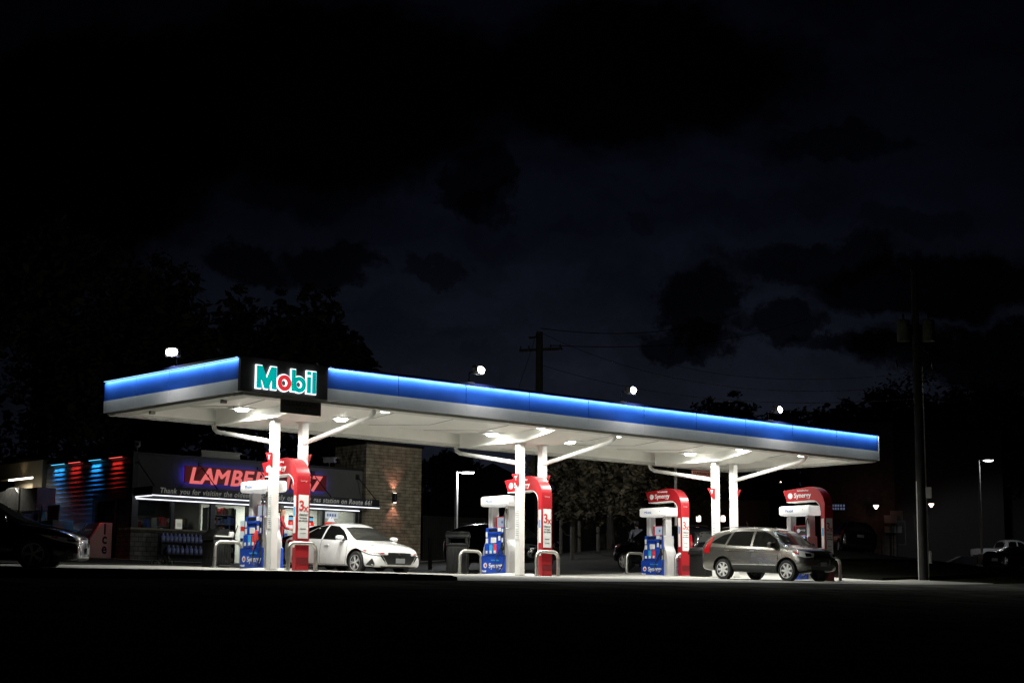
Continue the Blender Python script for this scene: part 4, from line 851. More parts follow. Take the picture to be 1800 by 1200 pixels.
def gaps(bd, parent, lines, w=.006):
    # all shut lines of one side as one strip mesh
    for side in 'LR':
        sg = 1 if side == 'L' else -1
        for pl in lines:
            mb = MB(); pts = []
            for (x0, z0), (x1, z1) in zip(pl, pl[1:]):
                for k in range(8): pts.append((x0 + (x1-x0)*k/8, z0 + (z1-z0)*k/8))
            pts.append(pl[-1])
            for (x0, z0), (x1, z1) in zip(pts, pts[1:]):
                l = math.hypot(x1-x0, z1-z0) or 1; nx, nz = -(z1-z0)/l*w, (x1-x0)/l*w; q = []
                for u, v in ((x0-nx, z0-nz), (x1-nx, z1-nz), (x1+nx, z1+nz), (x0+nx, z0+nz)):
                    p, n = bd.hit((u, sg*3, v), (0, -sg, 0)); q.append(p + Vector((0, sg*.003, 0)))
                mb.faces(q, [(0,1,2,3)])
            bmesh.ops.remove_doubles(mb.bm, verts=mb.bm.verts, dist=.004); mb.build('door_line', dshade, parent)
def sedan(label, loc, yaw, paint, scale=1, rimm=darkalloy, detail=True, cat='car', group=None):
    t = thing('sedan', label, cat, loc, 0, group, tilt=orient(loc[0], loc[1], yaw)); t.scale = (scale,)*3
    st = [(-2.33,.42,.78,.9,.60,.62,.5),(-2.27,.27,.90,1.04,.80,.78,.62),(-2.0,.22,.97,1.09,.88,.86,.66),(-1.6,.2,.97,1.13,.90,.88,.62),(-1.15,.19,.96,1.28,.905,.885,.58),(-.7,.18,.95,1.43,.91,.89,.57),(-.2,.18,.94,1.47,.91,.89,.58),(.2,.18,.93,1.45,.91,.89,.575),(.6,.18,.915,1.30,.91,.885,.58),(.95,.18,.91,1.06,.91,.88,.63),(1.2,.18,.89,.95,.91,.87,.68),(1.6,.19,.83,.89,.91,.855,.64),(2.0,.19,.73,.81,.895,.80,.60),(2.2,.2,.64,.73,.83,.73,.54),(2.31,.22,.55,.63,.66,.58,.42)]
    bd = Body(st, (1.39, -1.32), .325, paint, t); b = bd.o
    bd.both('side_window', sglass, t, [(.93,.945),(.5,1.23),(.2,1.355),(-.22,1.385),(-.22,.97)]); bd.both('side_window', sglass, t, [(-.30,.975),(-.30,1.385),(-.75,1.335),(-1.18,1.12),(-1.05,.985)]); bd.both('quarter_window', sglass, t, [(-1.12,1.01),(-1.24,1.12),(-1.52,1.05)])
    bd.patch('windscreen', cglass, t, [(-.68,.955),(.68,.955),(.54,1.32),(.3,1.345),(-.3,1.345),(-.54,1.32)], 'F'); bd.patch('rear_window', cglass, t, [(-.6,1.14),(.6,1.14),(.48,1.36),(-.48,1.36)], 'B')
    # nose: V grille, plate, lower intake, lamps
    gr = bd.patch('grille', blackpaint, t, [(-.68,.63),(.68,.63),(.58,.51),(.42,.29),(-.42,.29),(-.58,.51)], 'F', .008); bd.patch('intake', trimb, t, [(-.66,.245),(.66,.245),(.55,.19),(-.55,.19)], 'F', .012)
    for s in (-1, 1): bd.patch('grille_trim', chrome, gr, [(s*.72,.60),(s*.67,.60),(s*.44,.29),(s*.46,.275),(s*.49,.29)], 'F', .014, 2)
    pl = B('number_plate', platem, t, 2.335, 2.35, -.16, .16, .335, .47); MB().lathe([(.045,.0),(.075,.004),(.075,.012),(.045,.012)], (2.338,0,.55), 'x', 18, True).build('emblem', chrome, gr); MB().box(2.338, 2.35, -.09, .09, .538, .562).build('emblem', chrome, gr)
    for k in 'LR':
        hl = bd.patch('headlight', lensm, t, [(22,.565),(30,.54),(40,.57),(56,.68),(60,.72),(46,.69),(32,.65),(22,.635)], 'F' + k, .008)
        bd.patch('headlight_eyebrow', trimb, hl, [(22,.54),(30,.518),(40,.545),(56,.66),(56,.68),(40,.57),(30,.542),(22,.565)], 'F' + k, .009, 2); bd.patch('reflector', amber, hl, [(23,.58),(28,.57),(28,.615),(23,.62)], 'F' + k, .013, 2); bd.patch('reflector', amber, hl, [(45,.64),(50,.665),(49,.69),(44,.67)], 'F' + k, .013, 2)
        bd.patch('projector', chrome, hl, [(31,.575),(38,.59),(38,.635),(31,.625)], 'F' + k, .013, 2)
        bd.patch('fog_vent', trimb, t, [(37,.46),(45,.27),(35,.24),(34,.3)], 'F' + k, .008, 2)
        bd.patch('tail_light', redlens, t, [(24,.82),(60,.86),(62,.95),(24,.93)], 'B' + k, .008)
    bd.patch('rear_bumper_insert', trimb, t, [(-.6,.28),(.6,.28),(.55,.42),(-.55,.42)], 'B', .01); bd.patch('number_plate', platem, t, [(-.18,.6),(.18,.6),(.18,.74),(-.18,.74)], 'B', .012, 1)
    for s in (-1, 1):
        mb = MB(); mb.box(.66, .86, s*1.0 - .11, s*1.0 + .11, .95, 1.09, bev=.06, seg=3); mi = mb.build('mirror', paint, t, sharp=50); B('mirror_stalk', trimb, mi, .74, .84, min(s*.85, s*.95), max(s*.85, s*.95), .955, .985)
        for hx in (.02, -1.0): p, n = bd.hit((hx, s*3, .82), (0, -s, 0)); B('door_handle', paint if detail else trimb, t, hx - .1, hx + .1, min(p.y - .01*s, p.y + .03*s), max(p.y - .01*s, p.y + .03*s), .80, .83, bev=.006)
    gaps(bd, t, [[(.98,.93),(.98,.5),(.9,.26)], [(-.26,.97),(-.3,.6),(-.3,.26)], [(-1.15,.98),(-1.2,.85),(-1.0,.6),(-.93,.5)], [(.9,.26),(-.9,.26)], [(2.0,.80),(1.5,.87),(1.1,.92)]])
    bd.both('sill_trim', trimb, t, [(1.0,.2),(-.95,.2),(-.95,.235),(1.0,.235)], .004, 2)
    for wx in (1.39, -1.32):
        for s in (-1, 1): wheel(t, wx, s*.8, .325, .2, rimm, 5, True)
    return t, bd
white_p = carpaint('white_car_paint', (.84,.84,.83)); black_p = carpaint('black_car_paint', (.004,.004,.005), .2); grey_p = carpaint('grey_metallic', (.17,.166,.148), .25, .7); dgrey_p = carpaint('dark_blue_paint', (.008,.01,.016), .25)
wa, wbm = 7.78, 4.25 + 1.39 * -0 + 1.39
sedan('white sedan with black grille parked at the first red arch', (7.8, 4.26 + 1.39, G(7.8, 5.65) - .06), -pi/2, white_p)
ds = at(588, 1000, 59)
sedan('dark sedan beyond the white sedan, only its roof in view', (ds.x, ds.y, G(ds.x, ds.y) + .02), -pi/2, dgrey_p, 1.02)
cl = at(71, 1003, 38.5)
sedan('black unlit sedan at the left edge, nose towards the canopy', (cl.x - 1.0, cl.y + 1.45 - .15, G(cl.x, cl.y)), rad(-38), black_p, 1.08)
cr = at(1795, 1012, 88)
sedan('black sedan with a lit red tail light at the right edge', (cr.x, cr.y, cr.z), rad(-3), black_p, 1.0)
def suv(label, loc, yaw, paint, scale=1, clad=True, rimm=alloy, name='crossover'):
    lensm = MATS['headlamp_lens'] if clad else mat('darkened_lens', (.05,.05,.05), .15)  # lens colour darkened to suppress glow on cars standing in the dark
    t = thing(name, label, 'car', loc, 0, None, tilt=orient(loc[0], loc[1], yaw)); t.scale = (scale,)*3
    st = [(-2.26,.48,.82,.95,.62,.66,.55),(-2.22,.32,1.0,1.13,.82,.82,.68),(-2.14,.30,1.08,1.36,.88,.87,.62),(-1.98,.28,1.09,1.53,.895,.88,.57),(-1.5,.27,1.08,1.635,.91,.89,.58),(-.9,.26,1.06,1.685,.915,.895,.6),(-.2,.26,1.04,1.70,.915,.895,.61),(.3,.24,1.03,1.69,.915,.895,.61),(.62,.24,1.02,1.60,.915,.89,.61),(.9,.24,1.03,1.42,.915,.885,.63),(1.15,.24,1.03,1.20,.915,.88,.69),(1.32,.25,1.01,1.11,.915,.87,.70),(1.6,.27,.985,1.085,.915,.86,.66),(1.82,.30,.94,1.04,.89,.82,.6),(1.99,.33,.86,.96,.83,.75,.55),(2.08,.40,.73,.83,.66,.58,.42)]
    bd = Body(st, (1.34, -1.28), .345, paint, t)
    fw = [(1.06,1.07),(.80,1.33),(.52,1.49),(.3,1.56),(-.06,1.575),(-.06,1.085)]; rw = [(-.16,1.09),(-.16,1.565),(-.7,1.57),(-.98,1.55),(-1.14,1.12)]; qw = [(-1.24,1.14),(-1.09,1.52),(-1.4,1.45),(-1.72,1.28),(-1.82,1.19)]
    for w in (fw, rw, qw): bd.both('side_window', sglass, t, w)
    bd.patch('windscreen', cglass, t, [(-.72,1.15),(.72,1.15),(.58,1.56),(.35,1.61),(-.35,1.61),(-.58,1.56)], 'F'); bd.patch('rear_window', cglass, t, [(-.66,1.14),(.66,1.14),(.54,1.5),(-.54,1.5)], 'B')
    gr = bd.patch('grille', blackpaint, t, [(-.5,.87),(.5,.87),(.44,.70),(-.44,.70)], 'F', .008); bd.patch('grille_bar', chrome, gr, [(-.46,.80),(.46,.80),(.46,.775),(-.46,.775)], 'F', .014, 1); bd.patch('intake', trimb, t, [(-.6,.5),(.6,.5),(.5,.36),(-.5,.36)], 'F', .01)
    B('number_plate', platem, t, 2.10, 2.115, -.16, .16, .5, .62)
    if clad:
        for a, b in ((.36, .0),): bd.both('lower_cladding', mat('cladding_grey', (.02,.02,.02), .55), t, [(.9,.30),(-.84,.30),(-.86,.5),(.92,.5)], .008, 3); bd.both('side_trim', chrome, t, [(.92,.505),(-.86,.505),(-.86,.525),(.92,.525)], .01, 3)
    for k in 'LR':
        hl = bd.patch('headlight', lensm, t, [(21,.79),(36,.755),(54,.84),(62,.99),(50,.985),(34,.94),(21,.89)], 'F' + k, .008); bd.patch('reflector', amber, hl, [(46,.84),(54,.88),(57,.96),(48,.95)], 'F' + k, .013, 2); bd.patch('projector', chrome, hl, [(27,.80),(37,.79),(38,.90),(28,.88)], 'F' + k, .013, 2)
        bd.patch('tail_light', redlens, t, [(39,.86),(47,.86),(46.5,1.1),(40,1.40),(38,1.40),(40.5,1.1)], 'B' + k, .008, 3)
    bd.patch('rear_bumper_insert', trimb, t, [(-.7,.3),(.7,.3),(.66,.5),(-.66,.5)], 'B', .01); bd.patch('number_plate', platem, t, [(-.18,.84),(.18,.84),(.18,.98),(-.18,.98)], 'B', .012, 1)
    for s in (-1, 1):
        mi = MB().box(.74, .92, s*1.01 - .13, s*1.01 + .13, 1.05, 1.22, bev=.045, seg=2).build('mirror', trimb if clad else paint, t, sharp=50); B('mirror_stalk', trimb, mi, .8, .9, min(s*.84, s*.95), max(s*.84, s*.95), 1.04, 1.07)
        for hx in (-.03, -1.08): p, n = bd.hit((hx, s*3, .95), (0, -s, 0)); B('door_handle', chrome, t, hx - .1, hx + .1, min(p.y - .01*s, p.y + .035*s), max(p.y - .01*s, p.y + .035*s), .935, .965, bev=.008)
        p, n = bd.hit((0, s*.52, 4), (0, 0, -1)); MB().tube([(-1.6, s*.53, 1.66), (-1.45, s*.53, p.z + .03), (-.2, s*.53, p.z + .035), (.2, s*.53, p.z - .01)], .016, 8).build('roof_rail', trimb, t)
    gaps(bd, t, [[(1.0,1.02),(1.0,.6),(.93,.3)], [(-.11,1.08),(-.12,.3)], [(-1.2,1.1),(-1.25,.9),(-1.0,.7),(-.88,.5)], [(1.9,.9),(1.4,.98),(1.05,1.03)], [(.95,.9),(-1.2,.93),(-2.0,.98)]], .005)
    MB().tube([(-.9,0,1.69),(-1.05,0,1.92)], .006, 5).build('aerial', trimb, t)
    for wx in (1.34, -1.28):
        for s in (-1, 1): wheel(t, wx, s*.79, .345, .22, rimm, 7)
    return t, bd
suv('grey crossover with roof rails parked beside the far columns', (20.27, -.02 - .03, G(20.27, 0) - .01), -pi/2, grey_p, .985)
suv('dark hatchback facing away behind the third pump, tail lights red', (24.2, 8.0, G(24.2, 8.0) + .03), pi/2, black_p, .98, False, name='hatchback')
dv = at(884, 1000, 67)
suv('dark vehicle behind the middle arch, door mirror catching light', (dv.x, dv.y, G(dv.x, dv.y) + .03), -pi/2 + .1, black_p, 1.05, False, name='parked_car')
va = at(1524, 972, 85)
suv('dark parked vehicle seen from behind by the far wall lamp', (va.x, va.y + 1, G(va.x, va.y) + .03), rad(48), dgrey_p, .95, False, name='parked_car')
# pickup
def pickup(label, loc, yaw, paint):
    t = thing('pickup_truck', label, 'pickup truck', loc, 0, None, tilt=orient(loc[0], loc[1], yaw))
    st = [(-2.65,.55,.92,1.0,.8,.84,.8),(-2.6,.5,1.05,1.12,.86,.86,.8),(-1.0,.42,1.06,1.13,.9,.88,.82),(-.92,.42,1.06,1.15,.9,.88,.8),(-.8,.42,1.06,1.65,.9,.88,.62),(-.5,.42,1.06,1.76,.9,.88,.62),(.3,.42,1.05,1.77,.9,.88,.62),(.75,.42,1.05,1.6,.9,.88,.62),(1.15,.42,1.05,1.22,.9,.87,.7),(1.35,.42,1.05,1.13,.9,.86,.72),(2.2,.45,1.0,1.06,.88,.83,.66),(2.55,.5,.9,.95,.78,.72,.55),(2.62,.55,.8,.85,.6,.6,.5)]
    bd = Body(st, (1.75, -1.6), .38, paint, t)
    bd.both('side_window', sglass, t, [(.95,1.12),(.6,1.45),(.3,1.6),(.05,1.62),(.05,1.12)]); bd.both('side_window', sglass, t, [(-.05,1.12),(-.05,1.62),(-.6,1.6),(-.7,1.15)]); bd.patch('windscreen', cglass, t, [(-.68,1.2),(.68,1.2),(.55,1.66),(-.55,1.66)], 'F'); bd.patch('rear_window', cglass, t, [(-.6,1.2),(.6,1.2),(.55,1.6),(-.55,1.6)], 'B')
    bd.patch('bed_opening', trimb, t, [(-2.5,-.7),(-1.0,-.7),(-1.0,.7),(-2.5,.7)], 'T', .01); bd.patch('window_sticker', label_w, t, [(-.6,1.5),(-.2,1.5),(-.2,1.62),(-.5,1.62)], 'F', .012, 2)
    for k in 'LR': bd.patch('headlight', lensm, t, [(.2,.8),(.6,.8),(.6,.95),(.2,.95)], 'F' + k, .008); bd.patch('tail_light', redlens, t, [(.5,.75),(.75,.75),(.75,1.02),(.5,1.02)], 'B' + k, .008)
    bd.patch('rear_bumper', chrome, t, [(-.8,.52),(.8,.52),(.8,.66),(-.8,.66)], 'B', .03, 2)
    for s in (-1, 1): MB().box(.7, .85, s*1.05 - .12, s*1.05 + .12, 1.1, 1.3, bev=.03).build('mirror', paint, t)
    gaps(bd, t, [[(1.0,1.05),(1.0,.5)], [(0,1.1),(0,.5)], [(-.8,1.1),(-.85,.5)], [(-.97,1.1),(-.97,.5)]])
    for wx in (1.75, -1.6):
        for s in (-1, 1): wheel(t, wx, s*.8, .38, .24, alloy, 6)
pk = at(1778, 995, 117)
pickup('white pickup truck with a double cab behind the black sedan', (pk.x, pk.y, G(pk.x, pk.y) + .05), rad(-28), white_p)
# ================================================================== people
def person(label, loc, rz, joints, edges, zones, mats, hair, h=1):
    bm = bmesh.new(); vs = {}
    sk = bm.verts.layers.skin.verify()
    for k, (co, r) in joints.items():
        v = bm.verts.new(Vector(co) * h); v[sk].radius = (r if isinstance(r, tuple) else (r, r)); vs[k] = v; v[sk].use_root = (k == 'pelvis')
    for a, b in edges: bm.edges.new((vs[a], vs[b]))
    me = bpy.data.meshes.new('person'); bm.to_mesh(me); bm.free()
    o = bpy.data.objects.new('tmp_person', me); COL.objects.link(o); o.modifiers.new('k', 'SKIN').use_smooth_shade = True; o.modifiers.new('s', 'SUBSURF').levels = 2
    o.modifiers['s'].render_levels = 2
    dg = bpy.context.evaluated_depsgraph_get(); dg.update(); m2 = bpy.data.meshes.new_from_object(o.evaluated_get(dg)); bpy.data.objects.remove(o)
    m2.materials.clear()
    for m in mats: m2.materials.append(m)
    for p in m2.polygons: p.material_index = zones(p.center); p.use_smooth = True
    p = bpy.data.objects.new('person', m2); COL.objects.link(p); p.location = loc; p.rotation_euler = (0, 0, rz); tag(p, label, 'person')
    hair(p); return p
EDG = [('pelvis','waist'),('waist','chest'),('chest','neck'),('neck','head0'),('head0','head1'),('head1','head2'),('chest','shl'),('shl','ell'),('ell','wrl'),('chest','shr'),('shr','elr'),('elr','wrr'),('pelvis','hpl'),('hpl','knl'),('knl','anl'),('anl','hel'),('anl','tol'),('pelvis','hpr'),('hpr','knr'),('knr','anr'),('anr','tor')]
EDG.remove(('anl','hel'))
for sd in 'lr':
    EDG += [('wr'+sd,'pa'+sd)] + [('pa'+sd, 'f%d%s0' % (k, sd)) for k in range(4)] + [('f%d%s0' % (k, sd), 'f%d%s1' % (k, sd)) for k in range(4)] + [('wr'+sd, 'th'+sd+'0'), ('th'+sd+'0', 'th'+sd+'1')]
def hand(J, sd, d, up):
    d = Vector(d).normalized(); up = Vector(up).normalized(); sde = d.cross(up); w = Vector(J['wr'+sd][0]); J['pa'+sd] = (w + d*.06, (.036,.02))
    for k in range(4): base = w + d*.095 + sde*(.03 - .02*k); J['f%d%s0' % (k, sd)] = (base, .009); J['f%d%s1' % (k, sd)] = (base + d*(.05 + (.012, .02, .015, 0)[k]) - up*.035, .007)
    J['th'+sd+'0'] = (w + d*.045 + sde*.042, .011); J['th'+sd+'1'] = (w + d*.085 + sde*.05 - up*.015, .008)
def body_joints(arm_l, arm_r, lean=0):
    J = {'pelvis': ((0,0,.95), (.155,.115)), 'waist': ((lean*.3,0,1.08), (.145,.10)), 'chest': ((lean*.7,0,1.32), (.17,.115)), 'neck': ((lean,0,1.50), .055), 'head0': ((lean+.02,0,1.58), (.068,.075)), 'head1': ((lean+.025,0,1.66), (.078,.092)), 'head2': ((lean+.02,0,1.735), (.06,.075)),
         'shl': ((lean*.8,.19,1.42), .065), 'shr': ((lean*.8,-.19,1.42), .065), 'hpl': ((0,.095,.90), .095), 'hpr': ((0,-.095,.90), .095), 'knl': ((.03,.11,.5), .062), 'knr': ((.02,-.11,.5), .062), 'anl': ((-.02,.12,.09), .042), 'anr': ((-.03,-.12,.09), .042), 'tol': ((.16,.13,.04), .035), 'tor': ((.15,-.13,.04), .035)}
    for sd, (el, wr) in (('l', arm_l), ('r', arm_r)): J['el'+sd] = (el, .043); J['wr'+sd] = (wr, .028); hand(J, sd, Vector(wr) - Vector(el), (0, 0, 1) if abs((Vector(wr)-Vector(el)).normalized().z) < .8 else (1,0,0))
    return J
skin = mat('skin', (.36,.19,.13), .55); shirt = mat('red_shirt', (.3,.012,.018), .8, noise=(7,.15)); jeans = mat('washed_jeans', (.14,.18,.26), .85, noise=(6,.35)); shoes = mat('dark_shoes', (.02,.02,.02), .6); hairm = mat('dark_hair', (.012,.009,.008), .6)
def zones_a(c):
    if c.z < .1: return 3
    if c.z < .93: return 2
    if c.z < 1.50 and not (c.x > .30): return 1
    return 0
def face_and_cap(cap):
    def f(p):
        lx = .04
        if cap: MB().lathe([(.098,1.70),(.1,1.73),(.088,1.785),(.05,1.825),(.01,1.835)], (lx - .01,0,0), 'z', 16).prism([(lx + .03,-.075),(lx + .03,.075),(lx + .15,.055),(lx + .165,0),(lx + .15,-.055)], 'z', 1.715, 1.728).build('cap', mat('black_cap', (.01,.01,.012), .7), p)
        MB().lathe([(.06,1.6),(.088,1.64),(.094,1.70),(.09,1.735)], (lx - .035,0,0), 'z', 14).build('hair', hairm, p) if cap else MB().lathe([(.05,1.56),(.092,1.62),(.1,1.70),(.085,1.775),(.03,1.81)], (lx - .03,0,0), 'z', 14).build('hair', hairm, p)
        MB().prism([(lx + .07,1.685),(lx + .105,1.64),(lx + .075,1.63)], 'y', -.014, .014, bev=.004).build('nose', skin, p)
        e = MB(); [e.lathe([(.004,-.006),(.011,0),(.004,.006)], (lx + .068, s*.033, 1.69), 'x', 8) for s in (-1, 1)]; e.build('eyes', blackpl, p); MB().box(lx + .066, lx + .08, -.022, .022, 1.598, 1.604).build('mouth', mat('lips', (.25,.08,.07), .5), p)
        er_ = MB(); [er_.box(lx - .035, lx + .0, s*.082 - .008, s*.082 + .008, 1.63, 1.69, bev=.006) for s in (-1, 1)]; er_.build('ears', skin, p)
    return f
mp = at(489, 996, 50.2); 
person('man in red polo shirt, jeans and black cap refuelling the white sedan', (mp.x, mp.y, G(mp.x, mp.y) + .03), rad(-38), body_joints(((.12,.3,1.2), (.40,.24,1.13)), ((.2,-.26,1.15), (.46,-.2,1.12)), .07), EDG, zones_a, [skin, shirt, jeans, shoes], face_and_cap(True), .985)
p2 = at(1120, 1000, 67)
person('dark-haired person in a pale shirt beyond the dark hatchback bonnet', (p2.x, p2.y, G(p2.x, p2.y)), rad(60), body_joints(((.02,.28,1.15), (.1,.27,.9)), ((.02,-.28,1.15), (.1,-.27,.9)), .03), EDG, zones_a, [skin, mat('pale_shirt', (.16,.18,.22), .8, noise=(6,.2)), mat('dark_trousers', (.02,.02,.025), .8), shoes], face_and_cap(False), 1.0)
# ================================================================== poles, lamps, fences, houses, trees
polem = mat('lamp_pole_steel', (.5,.5,.48), .45, .3, noise=(3,.1)); woodp = mat('weathered_pole', (.008,.0075,.006), .9, noise=(3,.35), bump=(20,.5))
coolw = (.9,.94,1)
def lot_lamp(label, px, py, d, h, reach, power):
    p = at(px, py, d); z = G(p.x, p.y); t = thing('lot_lamp', label, 'lamp post', (p.x, p.y, z), math.atan2(CXV.y, CXV.x), 'lot lamps behind the station')
    MB().tube([(0,0,.6),(0,0,h)], [.075,.06], 12).build('pole', polem, t); MB().lathe([(.26,-.3),(.26,.62),(.22,.66)], (0,0,0), 'z', 18).build('concrete_base', concrete, t)
    MB().tube([(0,0,h-.03),(reach*.4,0,h)], .035, 8).build('arm', polem, t)
    hd = MB().box(reach*.3, reach + .25, -.17, .17, h - .03, h + .07, bev=.03).build('lamp_head', darksteel, t); MB().lathe([(.02,h-.1),(.16,h-.08),(.2,h-.031)], (0,0,0), 'z', 16).build('lens', emat('lot_lamp_lens', (.95,.97,1), 16), hd).data.transform(Matrix.Translation((reach - .05,0,0)) @ Matrix.Diagonal((1.5,1,1,1)))
    q = Vector((p.x, p.y, z)) + Vector((CXV.x, CXV.y, 0)) * (reach - .05) + Vector((0,0,h - .14))
    if py == 1000: lamp('POINT', 'lot_lamp_light', q - Vector((0,0,.12)), power, coolw, size=.15); return
    aim(lamp('SPOT', 'lot_lamp_light', q, 900, coolw, None, .15, spot=95, blend=.4), tuple((pk - Vector((0,0,.5)) - q).normalized() + Vector((0,0,-.45)))); power = 120
    aim(lamp('SPOT', 'lot_lamp_light', q, power, coolw, None, .15, spot=150, blend=.6), (0, 0, -1)); aim(lamp('SPOT', 'lot_lamp_light', q + Vector((0,0,.02)), power*.25, coolw, None, .1, spot=70, blend=.9), tuple(-Vector((CXV.x, CXV.y, 1.0))))
lot_lamp('slim lit lamp post rising behind the domed bin', 801, 1000, 74, 4.02, .52, 520)
lot_lamp('tall lit lamp post by the white pickup at the right', 1727, 992, 104, 6.25, .62, 1000)
# post with twin box cameras behind the third arch
p = at(1189, 1000, 66); z = G(p.x, p.y); t = thing('camera_post', 'white post with a twin camera bar rising behind the third arch', 'post', (p.x, p.y, z), math.atan2(CXV.y, CXV.x))
MB().tube([(0,0,0),(0,0,3.85)], .055, 10).build('post', white, t); MB().box(-.25, .3, -.05, .05, 3.85, 3.93).build('bar', darksteel, t); MB().box(-.32, -.22, -.1, .1, 3.82, 4.03, bev=.02).box(.18, .42, -.1, .1, 3.9, 3.98, bev=.02).build('camera_head', white, t); B('added_lens', emat('lot_lamp_lens', (.95,.97,1), 16), t, .2, .4, .08, .101, 3.905, 3.975)
aim(lamp('SPOT', 'tree_fill_lamp', t.location + Vector((.25, .2, 3.95)), 330, (1,.9,.75), None, .1, spot=140, blend=.8), (.72, .66, -.02))  # glowing lens and spot added to the camera head to light the trees
# tall utility pole with transformers
pu = at(1623, 1019, 60.0); uz = G(pu.x, pu.y); t = thing('utility_pole', 'tall dark utility pole with two transformers right of the canopy', 'utility pole', (pu.x, pu.y, uz), math.atan2(CXV.y, CXV.x))
MB().tube([(0,0,-.3),(0,0,10.9)], [.17,.115], 14).build('pole', woodp, t)
trm = mat('transformer_grey', (.09,.09,.07), .5, noise=(3,.1))
for s, r in ((-1, .23), (1, .22)):
    dr = MB().lathe([(.05,8.3),(r,8.3),(r,9.0),(r*.9,9.05),(.05,9.06)], (s*.44, -.05, 0), 'z', 18).build('transformer', trm, t); B('bracket', darksteel, dr, min(s*.1, s*.3), max(s*.1, s*.3), -.05, .05, 8.5, 8.9); MB().lathe([(.03,9.05),(.05,9.1),(.03,9.15),(.05,9.2),(.02,9.28)], (s*.44,-.05,0), 'z', 10).build('bushing', trimm, dr)
mb = MB()
for s, xs in ((-1, .55), (1, .42)):
    mb.tube(smooth([(s*.1,0,8.2),(s*.3,-.05,7.95),(s*xs,-.05,7.85),(s*xs*.9,-.05,7.4),(s*.15,-.1,7.2)]), .012, 6); mb.lathe([(.02,7.35),(.05,7.4),(.05,7.6),(.02,7.65)], (s*xs*1.3,-.05,0), 'z', 8); mb.tube([(s*xs*1.3,-.05,7.35),(s*xs,0,7.1)], .012, 5)
mb.build('cable_drops', trimm, t)
B('meter_box', mat('pale_box', (.6,.6,.55), .5), t, .17, .36, -.12, .05, 2.82, 3.2, bev=.02); MB().tube([(.19,-.02,0),(.19,-.02,7.4)], .022, 6).tube([(-.16,-.05,0),(-.14,-.04,3.4)], .02, 6).build('conduit', polem, t)
# far pole
pf = at(947, 960, 86); fz = G(pf.x, pf.y); t = thing('utility_pole', 'far wooden utility pole with two crossarms above the canopy', 'utility pole', (pf.x, pf.y, fz), math.atan2(CXV.y, CXV.x) - .35)
hp = at(949, 574, 86).z - fz; MB().tube([(0,0,-.3),(0,0,hp)], [.24,.17], 12).build('pole', woodp, t)
MB().box(-1.05, 1.2, -.06, .06, hp - .95, hp - .82).build('crossarm', woodp, t); MB().box(-.55, .15, -.06, .06, hp - .3, hp - .2).build('crossarm', woodp, t)
[MB().lathe([(.03,hp-.82),(.05,hp-.75),(.02,hp-.66)], (x,0,0), 'z', 8).build('insulator', trimm, t) for x in (-1,-.55,.6,1.1)]
wirem = mat('wire_black', (.006,.006,.006), .6)
def wire(label, a, b, sag, r=.014):
    a, b = Vector(a), Vector(b); pts = [a.lerp(b, k/14) - Vector((0,0,sag*4*(k/14)*(1-k/14))) for k in range(15)]
    tag(MB().tube(pts, r, 5).build('overhead_wire', wirem), label, 'wire', 'overhead wires')
wire('upper overhead wire running right from the far pole top', at(950, 577, 86), at(1300, 548, 130), .8, .02); wire('overhead wire from the far pole crossarm to the upper right', at(970, 607, 86), at(1420, 560, 140), .8, .02)
wire('overhead wire dropping right from the far pole towards the tall pole', at(952, 585, 86), at(1616, 676, 62), 1.2, .012); wire('lower overhead wire between the two utility poles', at(948, 640, 86), at(1614, 700, 62), .8, .012)
wire('thin overhead wire left of the tall utility pole, highest', at(1180, 640, 100), at(1616, 655, 61), .5, .01); wire('thin wire from the tall pole to the right edge', at(1626, 658, 60), at(1850, 664, 80), .5, .01); wire('guy wire slanting left from the far pole', at(945, 580, 86), at(905, 700, 84), .05, .012)
# fence posts with sagging cables
postm = mat('old_fence_post', (.07,.064,.05), .9, noise=(5,.3)); FP = []
for (px, yt, yb, d, lab) in ((755.7,944,999,70,'weathered fence post right of the stone tower'), (1006,925,982,73,'tallest pale fence post behind the middle arch'), (986,913,962,80,'thin fence post left of the tallest one'), (1018.5,915,966,80,'thin fence post just right of the tallest one'), (1051.5,925,968,78,'fence post nearest the tree trunk')):
    p = at(px, yb, d); z = G(p.x, p.y); h = at(px, yt, d).z - z; FP.append(Vector((p.x, p.y, z + h)))
    tag(MB().tube([(p.x, p.y, z - .2), (p.x, p.y, z + h)], [.09,.08], 10).build('fence_post', postm), lab, 'fence post', 'fence posts behind the lot')
for k, (i, j, lab) in enumerate(((2, 1, 'sagging cable between the left fence posts'), (1, 4, 'sagging cable between the right fence posts'))):
    for q in (.25,): wire(lab, FP[i] - Vector((0,0,q)), FP[j] - Vector((0,0,q)), .25, .02)
p = at(1636, 999, 75); tag(MB().lathe([(.08,-.2),(.085,.42),(.06,.46),(.01,.47)], (p.x, p.y, G(p.x, p.y)), 'z', 14).build('bollard', white), 'short white bollard right of the tall utility pole', 'bollard')
